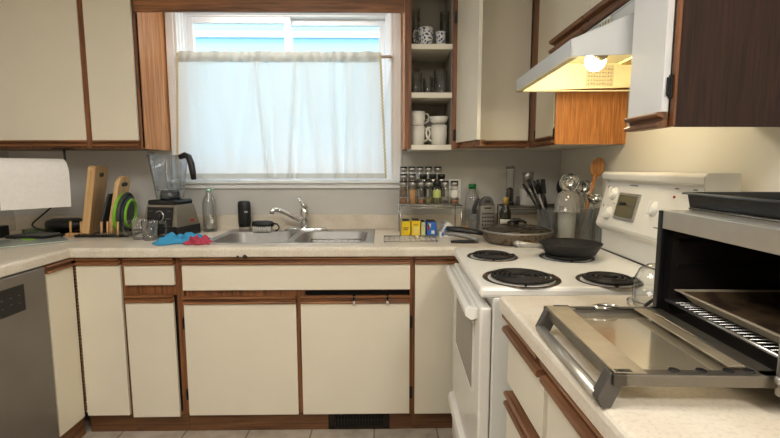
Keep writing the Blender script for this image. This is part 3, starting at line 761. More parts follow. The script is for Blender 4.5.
# ------------------------------------------------------------------ left of the sink
# paper towel on its holder
ax = Vector((math.cos(R(52)), math.sin(R(52)), 0))         # roll axis, running back and to the right
pr_ = Vector((-1.660, -.34, 1.243)); pl_ = pr_-ax*.275
Mr = Matrix.Translation(pl_) @ ax.to_track_quat('Z', 'Y').to_matrix().to_4x4()
pt = thing('paper_towel_roll', 'white embossed paper towel roll hanging below the left wall cupboard', 'paper towel', tuple((pl_+pr_)/2))
obj('roll', MB().lathe([(.021, 0), (.075, 0), (.077, .004), (.077, .271), (.075, .275), (.021, .275)], seg=40, M=Mr, cap=False).lathe([(.021, 0), (.021, .275)], seg=20, M=Mr, cap=False), PAPER, pt)
nrm = Vector((ax.y, -ax.x, 0))
def sheet(u, v):
    if v < .35:
        a = R(90-90*v/.35); off = nrm*(.0785*math.cos(a)); z = .0785*math.sin(a)
    else:
        q = (v-.35)/.65; off = nrm*(.0785-.004*q+.004*math.sin(q*4)*q); z = -.160*q
    return tuple(pl_+ax*(.275*u)+off+Vector((0, 0, z)))
obj('loose_sheet', MB().grid(sheet, 10, 24), PAPER, pt)
ph = thing('paper_towel_holder', 'black wire paper towel holder fixed under the left wall cupboard', 'holder', tuple(pr_+Vector((0, 0, .12))))
q0 = pl_-ax*.03; q1 = pr_+ax*.012
obj('rod', MB().tube([tuple(q0), tuple(q1)], .005, 8), BLACKM, ph)
obj('arm', MB().tube([tuple(q1), tuple(q1+Vector((0, 0, .126)))], .005, 8), BLACKM, ph)
obj('arm', MB().tube([tuple(q0), tuple(q0+Vector((0, 0, .100)))], .005, 8), BLACKM, ph)
obj('mounting_plate', MB().box(q1.x-.05, q1.x+.02, q1.y-.02, q1.y+.06, 1.3695, 1.3745), BLACKM, ph, .001)
# things on the left counter
o = thing('drying_mat', 'thin pale green glass board lying flat on the left worktop', 'board', (-1.75, -.5, CT))
obj('board', MB().box(-.13, .13, -.19, .19, .001, .008, M=Matrix.Rotation(R(-42), 4, 'Z')), mat('pale_green_glass_board', (176, 184, 172), .12, var=.03), o, .002, world=False)
o.location = (-1.80, -.50, CT)
o = obj('chip_clip', MB().box(-1.825, -1.765, -.44, -.425, CT+.008, CT+.013), GREEN, bev=.002, at=(-1.79, -.43, CT)); tag(o, 'small lime green plastic clip on the left worktop', 'clip')
o = thing('speaker', 'small black rounded box behind the wooden rack by the wall', 'speaker', (-1.83, -.085, CT))
obj('body', MB().lathe([(.085, .001), (.098, .006), (.1, .05), (.094, .068), (.08, .073), (.002, .074)], seg=36, M=Matrix.Translation((-1.83, -.105, CT)) @ Matrix.Diagonal((1.12, .7, 1, 1))), BLACK, o)
obj('top_ring', MB().lathe([(.072, .0735), (.07, .0765), (.03, .0765), (.002, .0765)], seg=30, M=Matrix.Translation((-1.83, -.105, CT)) @ Matrix.Diagonal((1.12, .7, 1, 1))), CHAR, o)
o = thing('tablet', 'flat black tablet folder lying at the back of the left worktop', 'tablet', (-1.845, -.325, CT))
obj('cover', MB().box(-.12, .12, -.055, .055, .001, .018, M=Matrix.Rotation(R(-12), 4, 'Z')), BLACK, o, .004, world=False)
obj('flap', MB().box(.0, .115, -.05, .04, .0185, .027, M=Matrix.Rotation(R(-8), 4, 'Z')), mat('grey_flap', (92, 92, 88), .5), o, .003, world=False)
o = thing('glass_tray', 'clear glass tray behind the black tablet folder on the left worktop', 'tray', (-1.80, -.215, CT))
obj('tray', MB().box(-.17, .12, -.03, .03, .001, .004).box(-.17, .12, -.032, -.029, .001, .034).box(-.17, .12, .029, .032, .001, .034).box(-.171, -.168, -.03, .03, .001, .034).box(.118, .121, -.03, .03, .001, .034), GREENGL, o, world=False)
o = thing('scale', 'small black box with grey buttons at the far left on the worktop', 'box', (-2.07, -.30, CT))
obj('case', MB().box(-.07, .055, -.03, .03, .001, .062), BLACK, o, .004, world=False)
mb = MB()
for i in range(5):
    for j in range(3): mb.box(-.055+i*.022, -.043+i*.022, -.0312, -.0298, .010+j*.016, .018+j*.016)
obj('button', mb, GREYP, o, world=False)
o = obj('power_cord', MB().tube([(-1.88, -.012, 1.12), (-1.90, -.03, 1.09), (-1.94, -.045, 1.058), (-2.01, -.05, 1.0), (-2.055, -.05, .965), (-2.062, -.055, .948), (-2.04, -.065, .934), (-1.99, -.08, .924), (-1.95, -.09, .919)], .0045, 8), BLACK, at=(-1.8, -.05, CT)); tag(o, 'black power cord curving down from the wall behind the paper towel', 'cord')
# wall socket behind the spices and one by the paper towel
def outlet(x, z, lab):
    t = thing('wall_outlet', lab, 'outlet', (x, -.004, z))
    obj('plate', MB().box(-.035, .035, -.005, .003, -.057, .057), TRIMW, t, .002, world=False)
    mb = MB()
    for dz in (-.022, .022): mb.box(-.014, .014, -.0065, -.005, dz-.014, dz+.014)
    p = obj('socket', mb, CREAMW, t, .002, world=False)
    mb = MB()
    for dz in (-.022, .022):
        for dx in (-.006, .006): mb.box(dx-.001, dx+.001, -.0068, -.0063, dz-.004, dz+.006)
    q = obj('slot', mb, DARKINK, t, world=False); q.parent = p
outlet(.385, 1.15, 'cream wall outlet plate behind the spice rack')
outlet(-1.69, 1.115, 'cream wall outlet plate half hidden by the paper towel')

# dish rack with boards and colander
rk = thing('board_rack', 'low rack with wooden pegs holding boards on the left worktop', 'rack', (-1.55, -.25, CT))
mb = MB(); mb.box(-1.65, -1.375, -.315, -.301, CT+.001, CT+.014); mb.box(-1.65, -1.375, -.075, -.06, CT+.001, CT+.014)
for x in (-1.65, -1.39): mb.box(x, x+.015, -.31, -.065, CT+.001, CT+.014)
obj('base', mb, BLACKM, rk, .002)
obj('wood_foot', MB().box(-1.72, -1.60, -.28, -.255, CT+.001, CT+.018), DOWEL, rk, .003)
for x, y in ((-1.698, -.268), (-1.628, -.29), (-1.607, -.225), (-1.515, -.30), (-1.49, -.29), (-1.425, -.31), (-1.628, -.1), (-1.49, -.1)):
    obj('peg', MB().cyl((x, y, CT+.010), (x+.004, y, CT+.082), .0058, seg=10), DOWEL, rk)
def leaning(name, lab, x, y, lean, yaw, w_, h_, th, m, rnd=.02, hole=True, base=CT+.014):
    t = thing(name, lab, 'cutting board' , (x, y, base), 0)
    t.rotation_euler = (0, R(lean), R(yaw))
    # outline in local YZ, thickness along x
    pts = []
    def arc(cy, cz, r, a0, a1, n=6):
        for k in range(n+1):
            a = R(a0+(a1-a0)*k/n); pts.append((cy+r*math.cos(a), cz+r*math.sin(a)))
    rb = .012
    arc(w_/2-rb, rb, rb, -90, 0, 3); arc(w_/2-rnd, h_-rnd, rnd, 0, 90); arc(-w_/2+rnd, h_-rnd, rnd, 90, 180); arc(-w_/2+rb, rb, rb, 180, 270, 3)
    obj('board', MB().prism(pts, lambda a, d, z: (a, d, z), -th/2, th/2), m, t, .002, world=False)
    if hole:
        mb = MB(); hp = []
        for sx in (1, -1):
            for k in range(7):
                a = R(-90+180*k/6) if sx > 0 else R(90+180*k/6); hp.append((sx*.022+.011*math.cos(a), h_-.045+.011*math.sin(a)))
        mb.prism(hp, lambda a, d, z: (a, d, z), -th/2-.0006, th/2+.0006)
        obj('handle_hole', mb, DARKINK, t, world=False)
    return t
leaning('cutting_board', 'tall pale wooden cutting board standing at the left of the peg rack', -1.62, -.215, 9, 14, .195, .362, .036, BOARD)
leaning('cutting_board', 'thin black cutting board leaning between the two wooden ones', -1.545, -.215, 16, 8, .17, .22, .010, CHAR, hole=False)
leaning('cutting_board', 'shorter wooden cutting board with rounded top beside the green colander', -1.495, -.215, 12, 4, .125, .312, .022, BOARD2, rnd=.055)
def ringdisc(name, lab, x, y, z, lean, yaw, r):
    t = thing(name, lab, 'colander', (x, y, z), 0); t.rotation_euler = (0, R(lean), R(yaw))
    def tor(rr, tr, xo): 
        return MB().tube([(xo, rr*math.cos(2*math.pi*k/40), r+rr*math.sin(2*math.pi*k/40)) for k in range(40)], tr, 10, closed=True, sx=1)
    obj('rim', tor(r-.008, .009, -.012), GREEN, t, world=False)
    obj('outer_fold', tor(r-.006, .010, .008), CHAR, t, world=False)
    obj('middle_fold', tor(r-.030, .010, .016), CHAR, t, world=False)
    obj('inner_fold', tor(r-.036, .008, .030), GREEN, t, world=False)
    Mx = Matrix.Translation((.026, 0, r)) @ Matrix.Rotation(R(90), 4, 'Y')
    obj('basin', MB().lathe([(r-.04, .0), (r-.05, .004), (.002, .006)], seg=36, M=Mx, cap=False), CHAR, t, world=False)
ringdisc('colander', 'collapsed lime green and charcoal silicone colander standing in the peg rack', -1.462, -.20, CT+.014, 8, 9, .108)

# glass measuring jugs
def jug(x, y, r, h_, lab, g, rz):
    t = thing('measuring_cup', lab, 'measuring cup', (x, y, CT), rz, g)
    obj('cup', MB().lathe([(.004, .004), (r*.78, .001), (r*.84, .006), (r, h_*.8), (r*1.04, h_), (r*1.0, h_), (r*.95, h_*.8), (r*.79, .010), (.004, .009)], seg=28, cap=False), GLASS, t, world=False)
    obj('handle', MB().tube([(r*.98, 0, h_*.88), (r+.026, 0, h_*.86), (r+.033, 0, h_*.6), (r+.026, 0, h_*.25), (r*.88, 0, h_*.2)], .006, 8), GLASS, t, world=False)
    return t
jug(-1.272, -.375, .043, .108, 'clear glass measuring cup at the left of the pair before the blender', 'glass measuring cups', R(200))
jug(-1.205, -.405, .040, .100, 'clear glass measuring cup at the right of the pair, nearest the blue cloth', 'glass measuring cups', R(20))

# blender
bl = thing('blender', 'large black and steel blender with a clear jug standing before the window sill', 'blender', (-1.182, -.225, CT), R(-14))
bl.scale = (.95, .93, 1.05)
def bobj(n, mb, m, bev=0, parent=bl): return obj(n, mb, m, parent, bev, world=False)
bp = [(-.105, .012), (-.105, .05), (-.095, .12), (-.078, .165), (.078, .165), (.095, .12), (.105, .05), (.105, .012)]
mb = MB().prism([(-.108, .004), (-.108, .052), (-.112, .052), (-.092, .160), (.092, .160), (.112, .052), (.108, .052), (.108, .004)], lambda a, d, z: (d, a, z), -.10, .10)
# taper front/back
for v_ in mb.bm.verts: v_.co.y *= (1-.22*max(0, (v_.co.z-.05)/.11))
bobj('housing', mb, mat('champagne_steel', (160, 152, 138), .32, .85, var=.05), .006)
bobj('base_skirt', MB().prism([(-.112, .002), (-.112, .055), (.112, .055), (.112, .002)], lambda a, d, z: (d, a, z), -.106, .106), BLACK, .005)
mb = MB(); mb.box(-.082, .082, -.0035, .003, -.048, .048, M=Matrix.Translation((0, -.0925, .103)) @ Matrix.Rotation(R(-11.3), 4, 'X'))
bobj('control_panel', mb, BLACK, .003)
Mk = Matrix.Translation((0, -.096, .104)) @ Matrix.Rotation(R(78.7), 4, 'X')
bobj('dial_ring', MB().lathe([(.030, 0), (.030, .004), (.026, .006), (.024, .002)], seg=28, M=Mk, cap=False), CHROME)
k_ = bobj('dial', MB().lathe([(.022, 0), (.021, .016), (.017, .02)], seg=24, M=Mk), BLACK)
mb = MB()
for x in (-.058, .058): mb.box(x-.012, x+.012, -.0045, -.003, .026, .029, M=Matrix.Translation((0, -.0925, .103)) @ Matrix.Rotation(R(-11.3), 4, 'X'))
mb.box(.04, .072, -.0045, -.003, -.012, -.008, M=Matrix.Translation((0, -.0925, .103)) @ Matrix.Rotation(R(-11.3), 4, 'X'))
bobj('panel_mark', mb, GREYP)
bobj('switch', MB().box(.104, .110, .02, .05, .07, .082), REDD, .001)
bobj('collar', MB().prism([(-.085, .158), (-.09, .175), (-.082, .184), (.082, .184), (.09, .175), (.085, .158)], lambda a, d, z: (d, a, z), -.075, .075), BLACK, .004)
def jr(x, z):  # rounded square jug sections
    pts = []
    for cx, cy, a0 in ((1, 1, 0), (-1, 1, 90), (-1, -1, 180), (1, -1, 270)):
        for k in range(5):
            a = R(a0+22.5*k); r = .03; pts.append((cx*(x-r)+r*math.cos(a), cy*(x*.92-r)+r*math.sin(a), z))
    return pts
mb = MB(); rings = [mb._verts(jr(*q)) for q in ((.060, .188), (.063, .20), (.066, .23), (.076, .32), (.086, .402), (.089, .409), (.085, .409), (.073, .32), (.063, .235), (.057, .228))]
for p, q in zip(rings, rings[1:]):
    for k in range(len(p)):
        fc = mb.bm.faces.new((p[k], p[(k+1) % len(p)], q[(k+1) % len(p)], q[k])); fc.smooth = True
mb.bm.faces.new(rings[-1]); bobj('jug', mb, SMOKEGL)
for x, y in ((-.03, -.056), (.03, -.056), (-.03, .05), (.03, .05)):
    bobj('jug_rib', MB().tube([(x, y, .235), (x*1.15, y*1.25, .375)], .0045, 8), SMOKEGL)
bobj('jug_base', MB().lathe([(.052, .184), (.054, .2), (.050, .222), (.046, .226)], seg=28), mat('dark_smoky_base', (40, 44, 50), .2), 0)
bobj('spout_lip', MB().prism([(-.083, .375), (-.116, .424), (-.100, .424), (-.080, .409)], lambda a, d, z: (d, a, z), -.025, .025), SMOKEGL)
bobj('jug_handle', MB().tube([(.074, 0, .398), (.108, 0, .408), (.132, 0, .398), (.146, 0, .365), (.154, 0, .320), (.157, 0, .285)], [.013, .015, .017, .018, .017, .013], 12), BLACK)
bobj('blade', MB().box(-.035, .035, -.006, .006, .238, .241).box(-.006, .006, -.035, .035, .241, .244), STEEL)

# cloths
def rag(name, lab, x, y, sx, sy, m, seed, hgt, rz):
    rnd = random.Random(seed); ph_ = [rnd.uniform(0, 6) for _ in range(8)]
    def fn(u, v):
        a, b = u-.5, v-.5
        X = a*sx+.012*math.sin(v*9+ph_[0]); Y = b*sy+.012*math.sin(u*11+ph_[1])
        edge = max(0, 1-(abs(a)*2)**3)*max(0, 1-(abs(b)*2)**3)
        z = .003+edge*hgt*(.55+.25*math.sin(u*13+v*5+ph_[2])+.2*math.sin(v*17-u*7+ph_[3])+.15*math.sin(u*27+ph_[4]))+.004*(1+math.sin(u*22+v*15+ph_[5]))*edge
        return (X, Y, max(z, .003))
    mb = MB().grid(fn, 44, 34)
    t = obj(name, mb, m, solid=.003); t.location = (x, y, CT); t.rotation_euler = (0, 0, rz)
    tag(t, lab, 'cloth'); return t
rag('cleaning_cloth', 'crumpled bright blue cloth on the worktop left of the sink', -1.025, -.46, .235, .165, BLUEC, 3, .040, R(16))
rag('cleaning_cloth', 'crumpled pink red cloth lying against the blue cloth by the sink', -.922, -.52, .105, .085, REDC, 8, .034, R(8))

# bottle, dispenser, brush
t = thing('glass_bottle', 'clear glass bottle with a pale green stopper left of the soap dispenser', 'bottle', (-1.03, -.085, CT))
obj('bottle', MB().lathe([(.005, .001), (.036, .001), (.038, .006), (.038, .150), (.034, .180), (.018, .208), (.014, .218), (.014, .230), (.011, .230), (.011, .218), (.03, .180), (.034, .150), (.034, .010), (.005, .008)], (-1.03, -.085, CT), 24, cap=False), GLASS, t)
obj('bottle_base', MB().lathe([(.034, .0015), (.036, .010), (.03, .012)], (-1.03, -.085, CT), 24), GREENGL, t)
obj('stopper', MB().lathe([(.015, .228), (.016, .236), (.010, .240), (.004, .243)], (-1.03, -.085, CT), 16).tube([(-1.03, -.085, CT+.236), (-1.01, -.09, CT+.242), (-.995, -.095, CT+.239)], .004, 8), mat('pale_green_stopper', (150, 196, 170), .4), t)
obj('label', MB().box(-1.012, -.998, -.1215, -.1205, CT+.05, CT+.075), LABELW, t)
t = thing('soap_dispenser', 'black automatic soap dispenser standing behind the left sink bowl', 'soap dispenser', (-.832, -.085, .9185))
def oval(pr, c, sy): return MB().lathe(pr, seg=28, M=Matrix.Translation(c) @ Matrix.Diagonal((1, sy, 1, 1)))
obj('base', oval([(.032, .0), (.032, .02), (.030, .022)], (-.832, -.085, .9185), .8), mat('clear_soap_base', (150, 140, 128), .2), t)
obj('body', oval([(.033, .022), (.036, .05), (.036, .152), (.033, .165), (.02, .170), (.003, .171)], (-.832, -.085, .9185), .8), BLACK, t)
obj('badge', MB().box(-.823, -.805, -.1145, -.1115, 1.022, 1.032), STEEL, t, .001)
t = thing('dish_brush', 'dish brush with black handle and white bristles lying on the sink rim', 'brush', (-.735, -.13, .9185))
obj('handle', MB().lathe([(.004, -.06), (.022, -.054), (.028, -.03), (.029, .02), (.025, .05), (.012, .062), (.004, .064)], seg=20, M=Matrix.Translation((-.715, -.140, .9185+.042)) @ Matrix.Rotation(R(90), 4, 'Y') @ Matrix.Diagonal((.75, 1, 1, 1))), BLACK, t)
mb = MB()
for i in range(9):
    for j in range(4):
        x, y = -.762+i*.0115, -.160+j*.013; mb.cyl((x, y, .9205), (x, y, .950), .0048, .004, 6)
obj('bristles', mb, BRISTLE, t)
obj('loop', MB().tube([(-.655, -.14, .965), (-.632, -.14, .96), (-.622, -.145, .942), (-.630, -.15, .928), (-.642, -.15, .9235)], .005, 8), BLACK, t)

# ------------------------------------------------------------------ spice shelf
def wire_shelf(lab, x0, x1, y0, y1, zt, n, m=CHROMEW):
    t = thing('wire_shelf', lab, 'shelf', ((x0+x1)/2, (y0+y1)/2, CT))
    mb = MB().tube([(x0, y0, zt), (x1, y0, zt), (x1, y1, zt), (x0, y1, zt)], .0042, 8, closed=True)
    for k in range(1, n): 
        x = x0+(x1-x0)*k/n; mb.tube([(x, y0, zt+.002), (x, y1, zt+.002)], .0018, 6)
    mb.tube([(x0, y0, zt-.012), (x1, y0, zt-.012)], .003, 8)
    obj('top_grid', mb, m, t)
    for x in (x0, x1):
        for y in (y0, y1): obj('leg', MB().cyl((x, y, CT), (x, y, zt), .0042, seg=10), m, t)
    return t
ZS = 1.077
wire_shelf('chrome wire shelf carrying the spice jars, beside the window', .052, .372, -.318, -.11, ZS, 26)
rs = thing('spice_riser', 'clear stepped stand raising the back rows of spice jars', 'stand', (.2, -.19, ZS))
mb = MB(); zb = ZS+.0048
mb.box(.058, .365, -.262, -.212, zb, zb+.036); mb.box(.058, .365, -.212, -.158, zb, zb+.075)
obj('step', mb, GLASS, rs)
def spice(x, y, z, h_, kind, cap_, lab, g, lbl=None, fill=.6):
    t = thing('spice_jar', lab, 'spice jar', (x, y, z), 0, g)
    r = .0205
    obj('jar', MB().lathe([(.003, .001), (r*.95, .001), (r, .004), (r, h_*.72), (r*.82, h_*.78), (r*.82, h_*.8)], seg=18, cap=False), GLASS, t, world=False)
    obj('spice', MB().lathe([(.002, .003), (r*.88, .003), (r*.88, h_*.72*fill), (.002, h_*.72*fill+.004)], seg=16), SPICE[kind], t, world=False)
    if cap_ == 0:
        obj('cap', MB().lathe([(r*1.0, h_*.78), (r*1.02, h_*.93), (r*.98, h_*.94)], seg=20), STEEL, t, world=False)
        obj('cap_top', MB().lathe([(r*1.0, h_*.94), (r*.95, h_), (r*.7, h_*1.01)], seg=20), BLACK, t, world=False)
    else:
        obj('cap', MB().lathe([(r*.95, h_*.78), (r*.97, h_*.98), (r*.85, h_)], seg=20), BLACK, t, world=False)
    if lbl: obj('label', MB().lathe([(r*1.02, h_*.3), (r*1.02, h_*.62)], seg=18, cap=False), lbl, t, world=False)
    return t
zb = ZS+.005
G = 'spice jars on the wire shelf'
front = [(.068, 0, 0, None, .35, 'leftmost spice jar of the front row, brown powder, black domed lid'), (.117, 1, 0, None, .85, 'front row spice jar nearly full of tan powder'),
         (.161, 0, 0, None, .3, 'front row spice jar right of the tan powder jar'), (.2025, 2, 0, None, .4, 'front row spice jar left of the jar with the green label'),
         (.245, 2, 1, LABELG, .5, 'front row spice jar with a pale green label'), (.288, 3, 0, None, .2, 'front row spice jar right of the green label, nearly empty'),
         (.338, 0, 0, LABELW, .25, 'rightmost spice jar of the front row, white label')]
for x, k, cp, lb_, fl, lab in front: spice(x, -.288, zb, .122, k, cp, lab, G, lb_, fl)
for i, (x, k, cp, lab) in enumerate([(.072, 0, 0, 'leftmost spice jar of the middle row'), (.118, 1, 0, 'second spice jar from the left in the middle row'), (.178, 3, 1, 'middle row spice jar with plain black cap, left of centre'), (.228, 2, 1, 'middle row spice jar with plain black cap, right of centre'), (.275, 3, 1, 'rightmost spice jar of the middle row, plain black cap')]):
    spice(x, -.237, zb+.036, .122, k, cp, lab, G)
for i, (x, k, lab) in enumerate([(.074, 0, 'leftmost spice jar of the back row'), (.119, 1, 'second spice jar from the left in the back row'), (.163, 2, 'third spice jar from the left in the back row'), (.210, 3, 'fourth spice jar from the left in the back row'), (.262, 0, 'rightmost spice jar of the back row')]):
    spice(x, -.185, zb+.075, .122, k, 0, lab, G)
# packets under the shelf
def carton(name, lab, x0, x1, y0, y1, h_, m, art, flap=True, cat='box', rz=0):
    t = thing(name, lab, cat, ((x0+x1)/2, (y0+y1)/2, CT), rz)
    w_, d_ = (x1-x0)/2, (y1-y0)/2
    obj('carton', MB().box(-w_, w_, -d_, d_, .001, h_), m, t, .0015, world=False)
    if flap: obj('open_top', MB().box(-w_+.004, w_-.004, -d_+.004, d_-.004, h_-.001, h_+.003), DARKINK, t, world=False)
    if art:
        for nm, am, (a0, a1, b0, b1) in art:
            obj(nm, MB().box(a0*w_, a1*w_, -d_-.0008, -d_+.001, b0*h_, b1*h_), am, t, world=False)
    return t
carton('tea_box', 'yellow carton under the spice shelf, leftmost in the row', .060, .106, -.296, -.19, .078, YELLOW, [('print', DARKINK, (-.6, .6, .52, .58)), ('print', DARKINK, (-.6, .4, .40, .45)), ('print', DARKINK, (.72, .95, .08, .12))])
carton('tea_box', 'yellow carton with pale picture, second under the spice shelf', .112, .158, -.296, -.19, .080, YELLOW, [('picture', YELLOWP, (-.6, .7, .12, .62)), ('print', DARKINK, (-.5, .5, .72, .76))])
carton('tea_box', 'narrow pale green and white carton between yellow and blue ones', .163, .186, -.292, -.19, .072, mat('pale_green_card', (188, 196, 160), .6), [('picture', YELLOWP, (-.4, .3, .2, .7))])
carton('tea_box', 'blue carton with white lettering under the spice shelf', .193, .245, -.300, -.20, .074, BLUEB, [('print', WHITEB, (-.1, .55, .16, .40)), ('picture', REDD, (-.9, -.5, .45, .85)), ('picture', WHITEB, (-.8, -.2, .62, .9))])
for x, y, rx, lab, m in ((.278, -.25, 28, 'white folded packet leaning right of the blue carton', WHITEB), (.325, -.235, -24, 'grey white packet leaning under the right end of the spice shelf', mat('grey_card', (182, 178, 172), .6))):
    t = thing('packet', lab, 'packet', (x, y, CT)); t.rotation_euler = (0, R(rx), 0)
    obj('carton', MB().box(-.018, .018, -.05, .05, .010, .075), m, t, .002, world=False)
    obj('print', MB().box(-.010, .012, -.0508, -.0495, .03, .05), BLUEB if rx > 0 else DARKINK, t, world=False)
carton('sugar_box', 'orange and blue low carton lying under the right end of the spice shelf', .335, .43, -.27, -.18, .035, ORANGEB, [('print', BLUEB, (-.9, -.2, .1, .6)), ('picture', YELLOW, (0, .9, .2, .9))], False)
carton('sugar_box', 'white low carton with blue print in front of the leaning packets', .255, .325, -.345, -.30, .028, WHITEB, [('print', BLUEB, (-.7, -.35, .2, .9)), ('print', BLUEB, (.3, .8, .2, .8))], False)
# cooling rack on counter
t = thing('cooling_rack', 'low chrome wire rack lying on the worktop in front of the yellow cartons', 'rack', (.09, -.42, CT))
mb = MB().tube([(-.035, -.515, CT+.008), (.225, -.515, CT+.008), (.225, -.345, CT+.008), (-.035, -.345, CT+.008)], .0025, 8, closed=True)
for k in range(1, 10): mb.tube([(-.035+.026*k, -.515, CT+.009), (-.035+.026*k, -.345, CT+.009)], .0014, 6)
for y in (-.47, -.43, -.39): mb.tube([(-.035, y, CT+.010), (.225, y, CT+.018)], .0014, 6)
obj('grid', mb, CHROMEW, t)
for x in (-.03, .22):
    for y in (-.51, -.35): obj('foot', MB().cyl((x, y, CT), (x, y, CT+.008), .0022, seg=8), CHROMEW, t)
# lid-lifter / grey kitchen tool
t = thing('kitchen_tool', 'grey and black hand tool lying before the skillet near the stove corner', 'tool', (.33, -.53, CT))
obj('upper_handle', MB().tube([(.255, -.50, .958), (.30, -.51, .957), (.36, -.525, .948), (.40, -.535, .935), (.415, -.54, .922)], [.010, .012, .014, .014, .009], 10), mat('light_grey_grip', (128, 126, 122), .45), t)
obj('lower_grip', MB().tube([(.285, -.535, .922), (.33, -.54, .9225), (.41, -.545, .9225)], [.006, .0085, .008], 10), BLACK, t)
obj('pivot', MB().cyl((.408, -.552, .925), (.408, -.53, .925), .010, seg=14), GREYP, t)

# ------------------------------------------------------------------ skillet with lid
t = thing('skillet', 'stained silver skillet on the worktop behind the stove', 'skillet', (.606, -.505, CT))
sx, sy = .606, -.505
obj('pan', MB().lathe([(.005, .002), (.135, .002), (.150, .010), (.172, .052), (.174, .056), (.170, .056), (.146, .013), (.13, .007), (.005, .007)], (sx, sy, CT), 48, cap=False), SKIL, t)
obj('handle', MB().tube([(sx-.168, sy-.02, CT+.045), (sx-.20, sy-.02, CT+.052), (sx-.27, sy-.015, CT+.064), (sx-.34, sy-.005, CT+.068)], [.008, .010, .012, .010], 10, sx=1.3), BLACK, t)
t = thing('pan_lid', 'domed glass lid with black knob lying on the stained skillet', 'lid', (sx, sy, CT+.057))
obj('glass', MB().lathe([(.168, .057), (.15, .068), (.11, .079), (.06, .086), (.004, .088)], (sx, sy, CT), 44, cap=False), glass('smoky_lid_glass', (200, 196, 180), .2, milk=.12, milkcol=(120, 112, 98)), t)
obj('rim', MB().tube([(sx+.170*math.cos(R(k*9)), sy+.170*math.sin(R(k*9)), CT+.0605) for k in range(40)], .0045, 8, closed=True), STEEL, t)
obj('knob', MB().lathe([(.014, .0885), (.012, .098), (.022, .104), (.024, .112), (.016, .116), (.003, .116)], (sx+.0, sy, CT), 20).tube([(sx-.045, sy-.01, CT+.094), (sx-.03, sy-.01, CT+.104), (sx+.03, sy-.01, CT+.104), (sx+.045, sy-.01, CT+.094)], .007, 8), BLACK, t)

# cast iron pan on the rear burner
t = thing('frying_pan', 'black cast iron frying pan on the back left burner of the stove', 'frying pan', (.684, -.955, .9415))
px, py, pz = .684, -.955, .9418
obj('pan', MB().lathe([(.004, 0), (.085, 0), (.092, .004), (.114, .042), (.116, .045), (.111, .045), (.089, .009), (.082, .006), (.004, .006)], (px, py, pz), 44, cap=False), IRON, t)
hd_ = Vector((-1, -.08, 0)).normalized()
b0 = Vector((px, py, pz+.030))+hd_*.101
obj('handle', MB().tube([tuple(b0), tuple(b0+hd_*.035+Vector((0, 0, .004))), tuple(b0+hd_*.075+Vector((0, 0, .008))), tuple(b0+hd_*.105+Vector((0, 0, .012)))], [.011, .009, .011, .013], 12), STEEL, t)
obj('handle_end', MB().sphere(tuple(b0+hd_*.11+Vector((0, 0, .012))), .0145), STEEL, t)

# ------------------------------------------------------------------ corner behind the stove
t = thing('soda_bottle', 'clear plastic bottle with a green cap behind the grater', 'bottle', (.475, -.075, CT))
obj('bottle', MB().lathe([(.004, .001), (.040, .001), (.042, .01), (.042, .16), (.036, .197), (.020, .228), (.016, .238), (.016, .245)], (.475, -.075, CT), 22, cap=False), GLASS, t)
obj('cap', MB().lathe([(.021, .239), (.022, .264), (.02, .267)], (.475, -.075, CT), 18), GREENCAP, t)
obj('label', MB().lathe([(.0425, .06), (.0425, .12)], (.475, -.075, CT), 22, cap=False), CLOUDY, t)
def grater():
    x, y = .542, -.15
    t = thing('box_grater', 'steel box grater with a grey arched handle beside the olive oil', 'grater', (x, y, CT), R(8))
    mb = MB(); b = mb._verts([(-.05, -.032, .001), (.05, -.032, .001), (.05, .032, .001), (-.05, .032, .001)]); u = mb._verts([(-.040, -.02, .15), (.040, -.02, .15), (.040, .02, .15), (-.040, .02, .15)])
    for k in range(4): mb.bm.faces.new((b[k], b[(k+1) % 4], u[(k+1) % 4], u[k]))
    mb.bm.faces.new(u); obj('body', mb, STEEL, t, .002, world=False)
    mb = MB()
    for j in range(6):
        for i in range(5 if j < 5 else 0):
            z = .022+j*.021; w_ = .043-.012*(z/.15); xx = -w_*.8+i*w_*.4
            yy = -.032+.012*(z/.15)
            mb.lathe([(.0052, -.001), (.0052, .0015), (.001, .002)], seg=8, M=Matrix.Translation((xx, yy, z)) @ Matrix.Rotation(R(94), 4, 'X'))
    mb.box(-.02, .02, -.0225, -.0195, .132, .140)
    obj('hole', mb, DARKINK, t, world=False)
    obj('handle', MB().prism([(-.044, .146), (-.040, .168), (-.028, .19), (-.012, .20), (.012, .20), (.026, .19), (.036, .168), (.044, .146)], lambda a, d, z: (d, a, z), -.018, .018), GREYP, t, .005, world=False)
    obj('handle_slot', MB().prism([(-.02, .165), (-.014, .180), (.014, .180), (.02, .165)], lambda a, d, z: (d, a, z), -.0185, .0185), DARKINK, t, .001, world=False)
grater()
t = thing('measuring_scoop', 'clear plastic scoop with dark curved handle leaning left of the grater', 'scoop', (.468, -.165, CT))
obj('handle', MB().tube([(.468, -.165, CT+.10), (.470, -.166, CT+.14), (.482, -.168, CT+.175), (.494, -.17, CT+.19)], [.010, .012, .011, .007], 10), CHAR, t)
obj('cup', MB().lathe([(.022, .001), (.024, .09), (.026, .105)], (.466, -.165, CT), 18), CLOUDY, t)
t = thing('oil_bottle', 'dark green olive oil bottle with a gold cap and white label', 'bottle', (.617, -.265, CT))
x, y = .617, -.265
obj('bottle', MB().lathe([(.004, .001), (.029, .001), (.031, .006), (.031, .118), (.024, .140), (.013, .158), (.012, .180)], (x, y, CT), 22), OLIVE, t)
obj('cap', MB().lathe([(.0145, .165), (.0145, .200), (.012, .203)], (x, y, CT), 18), GOLDCAP, t)
mb = MB().grid(lambda u, v: (x+.0316*math.sin(R(-70+110*u)), y-.0316*math.cos(R(-70+110*u)), CT+.025+.062*v), 12, 1); obj('label', mb, LABELW, t)
mb = MB()
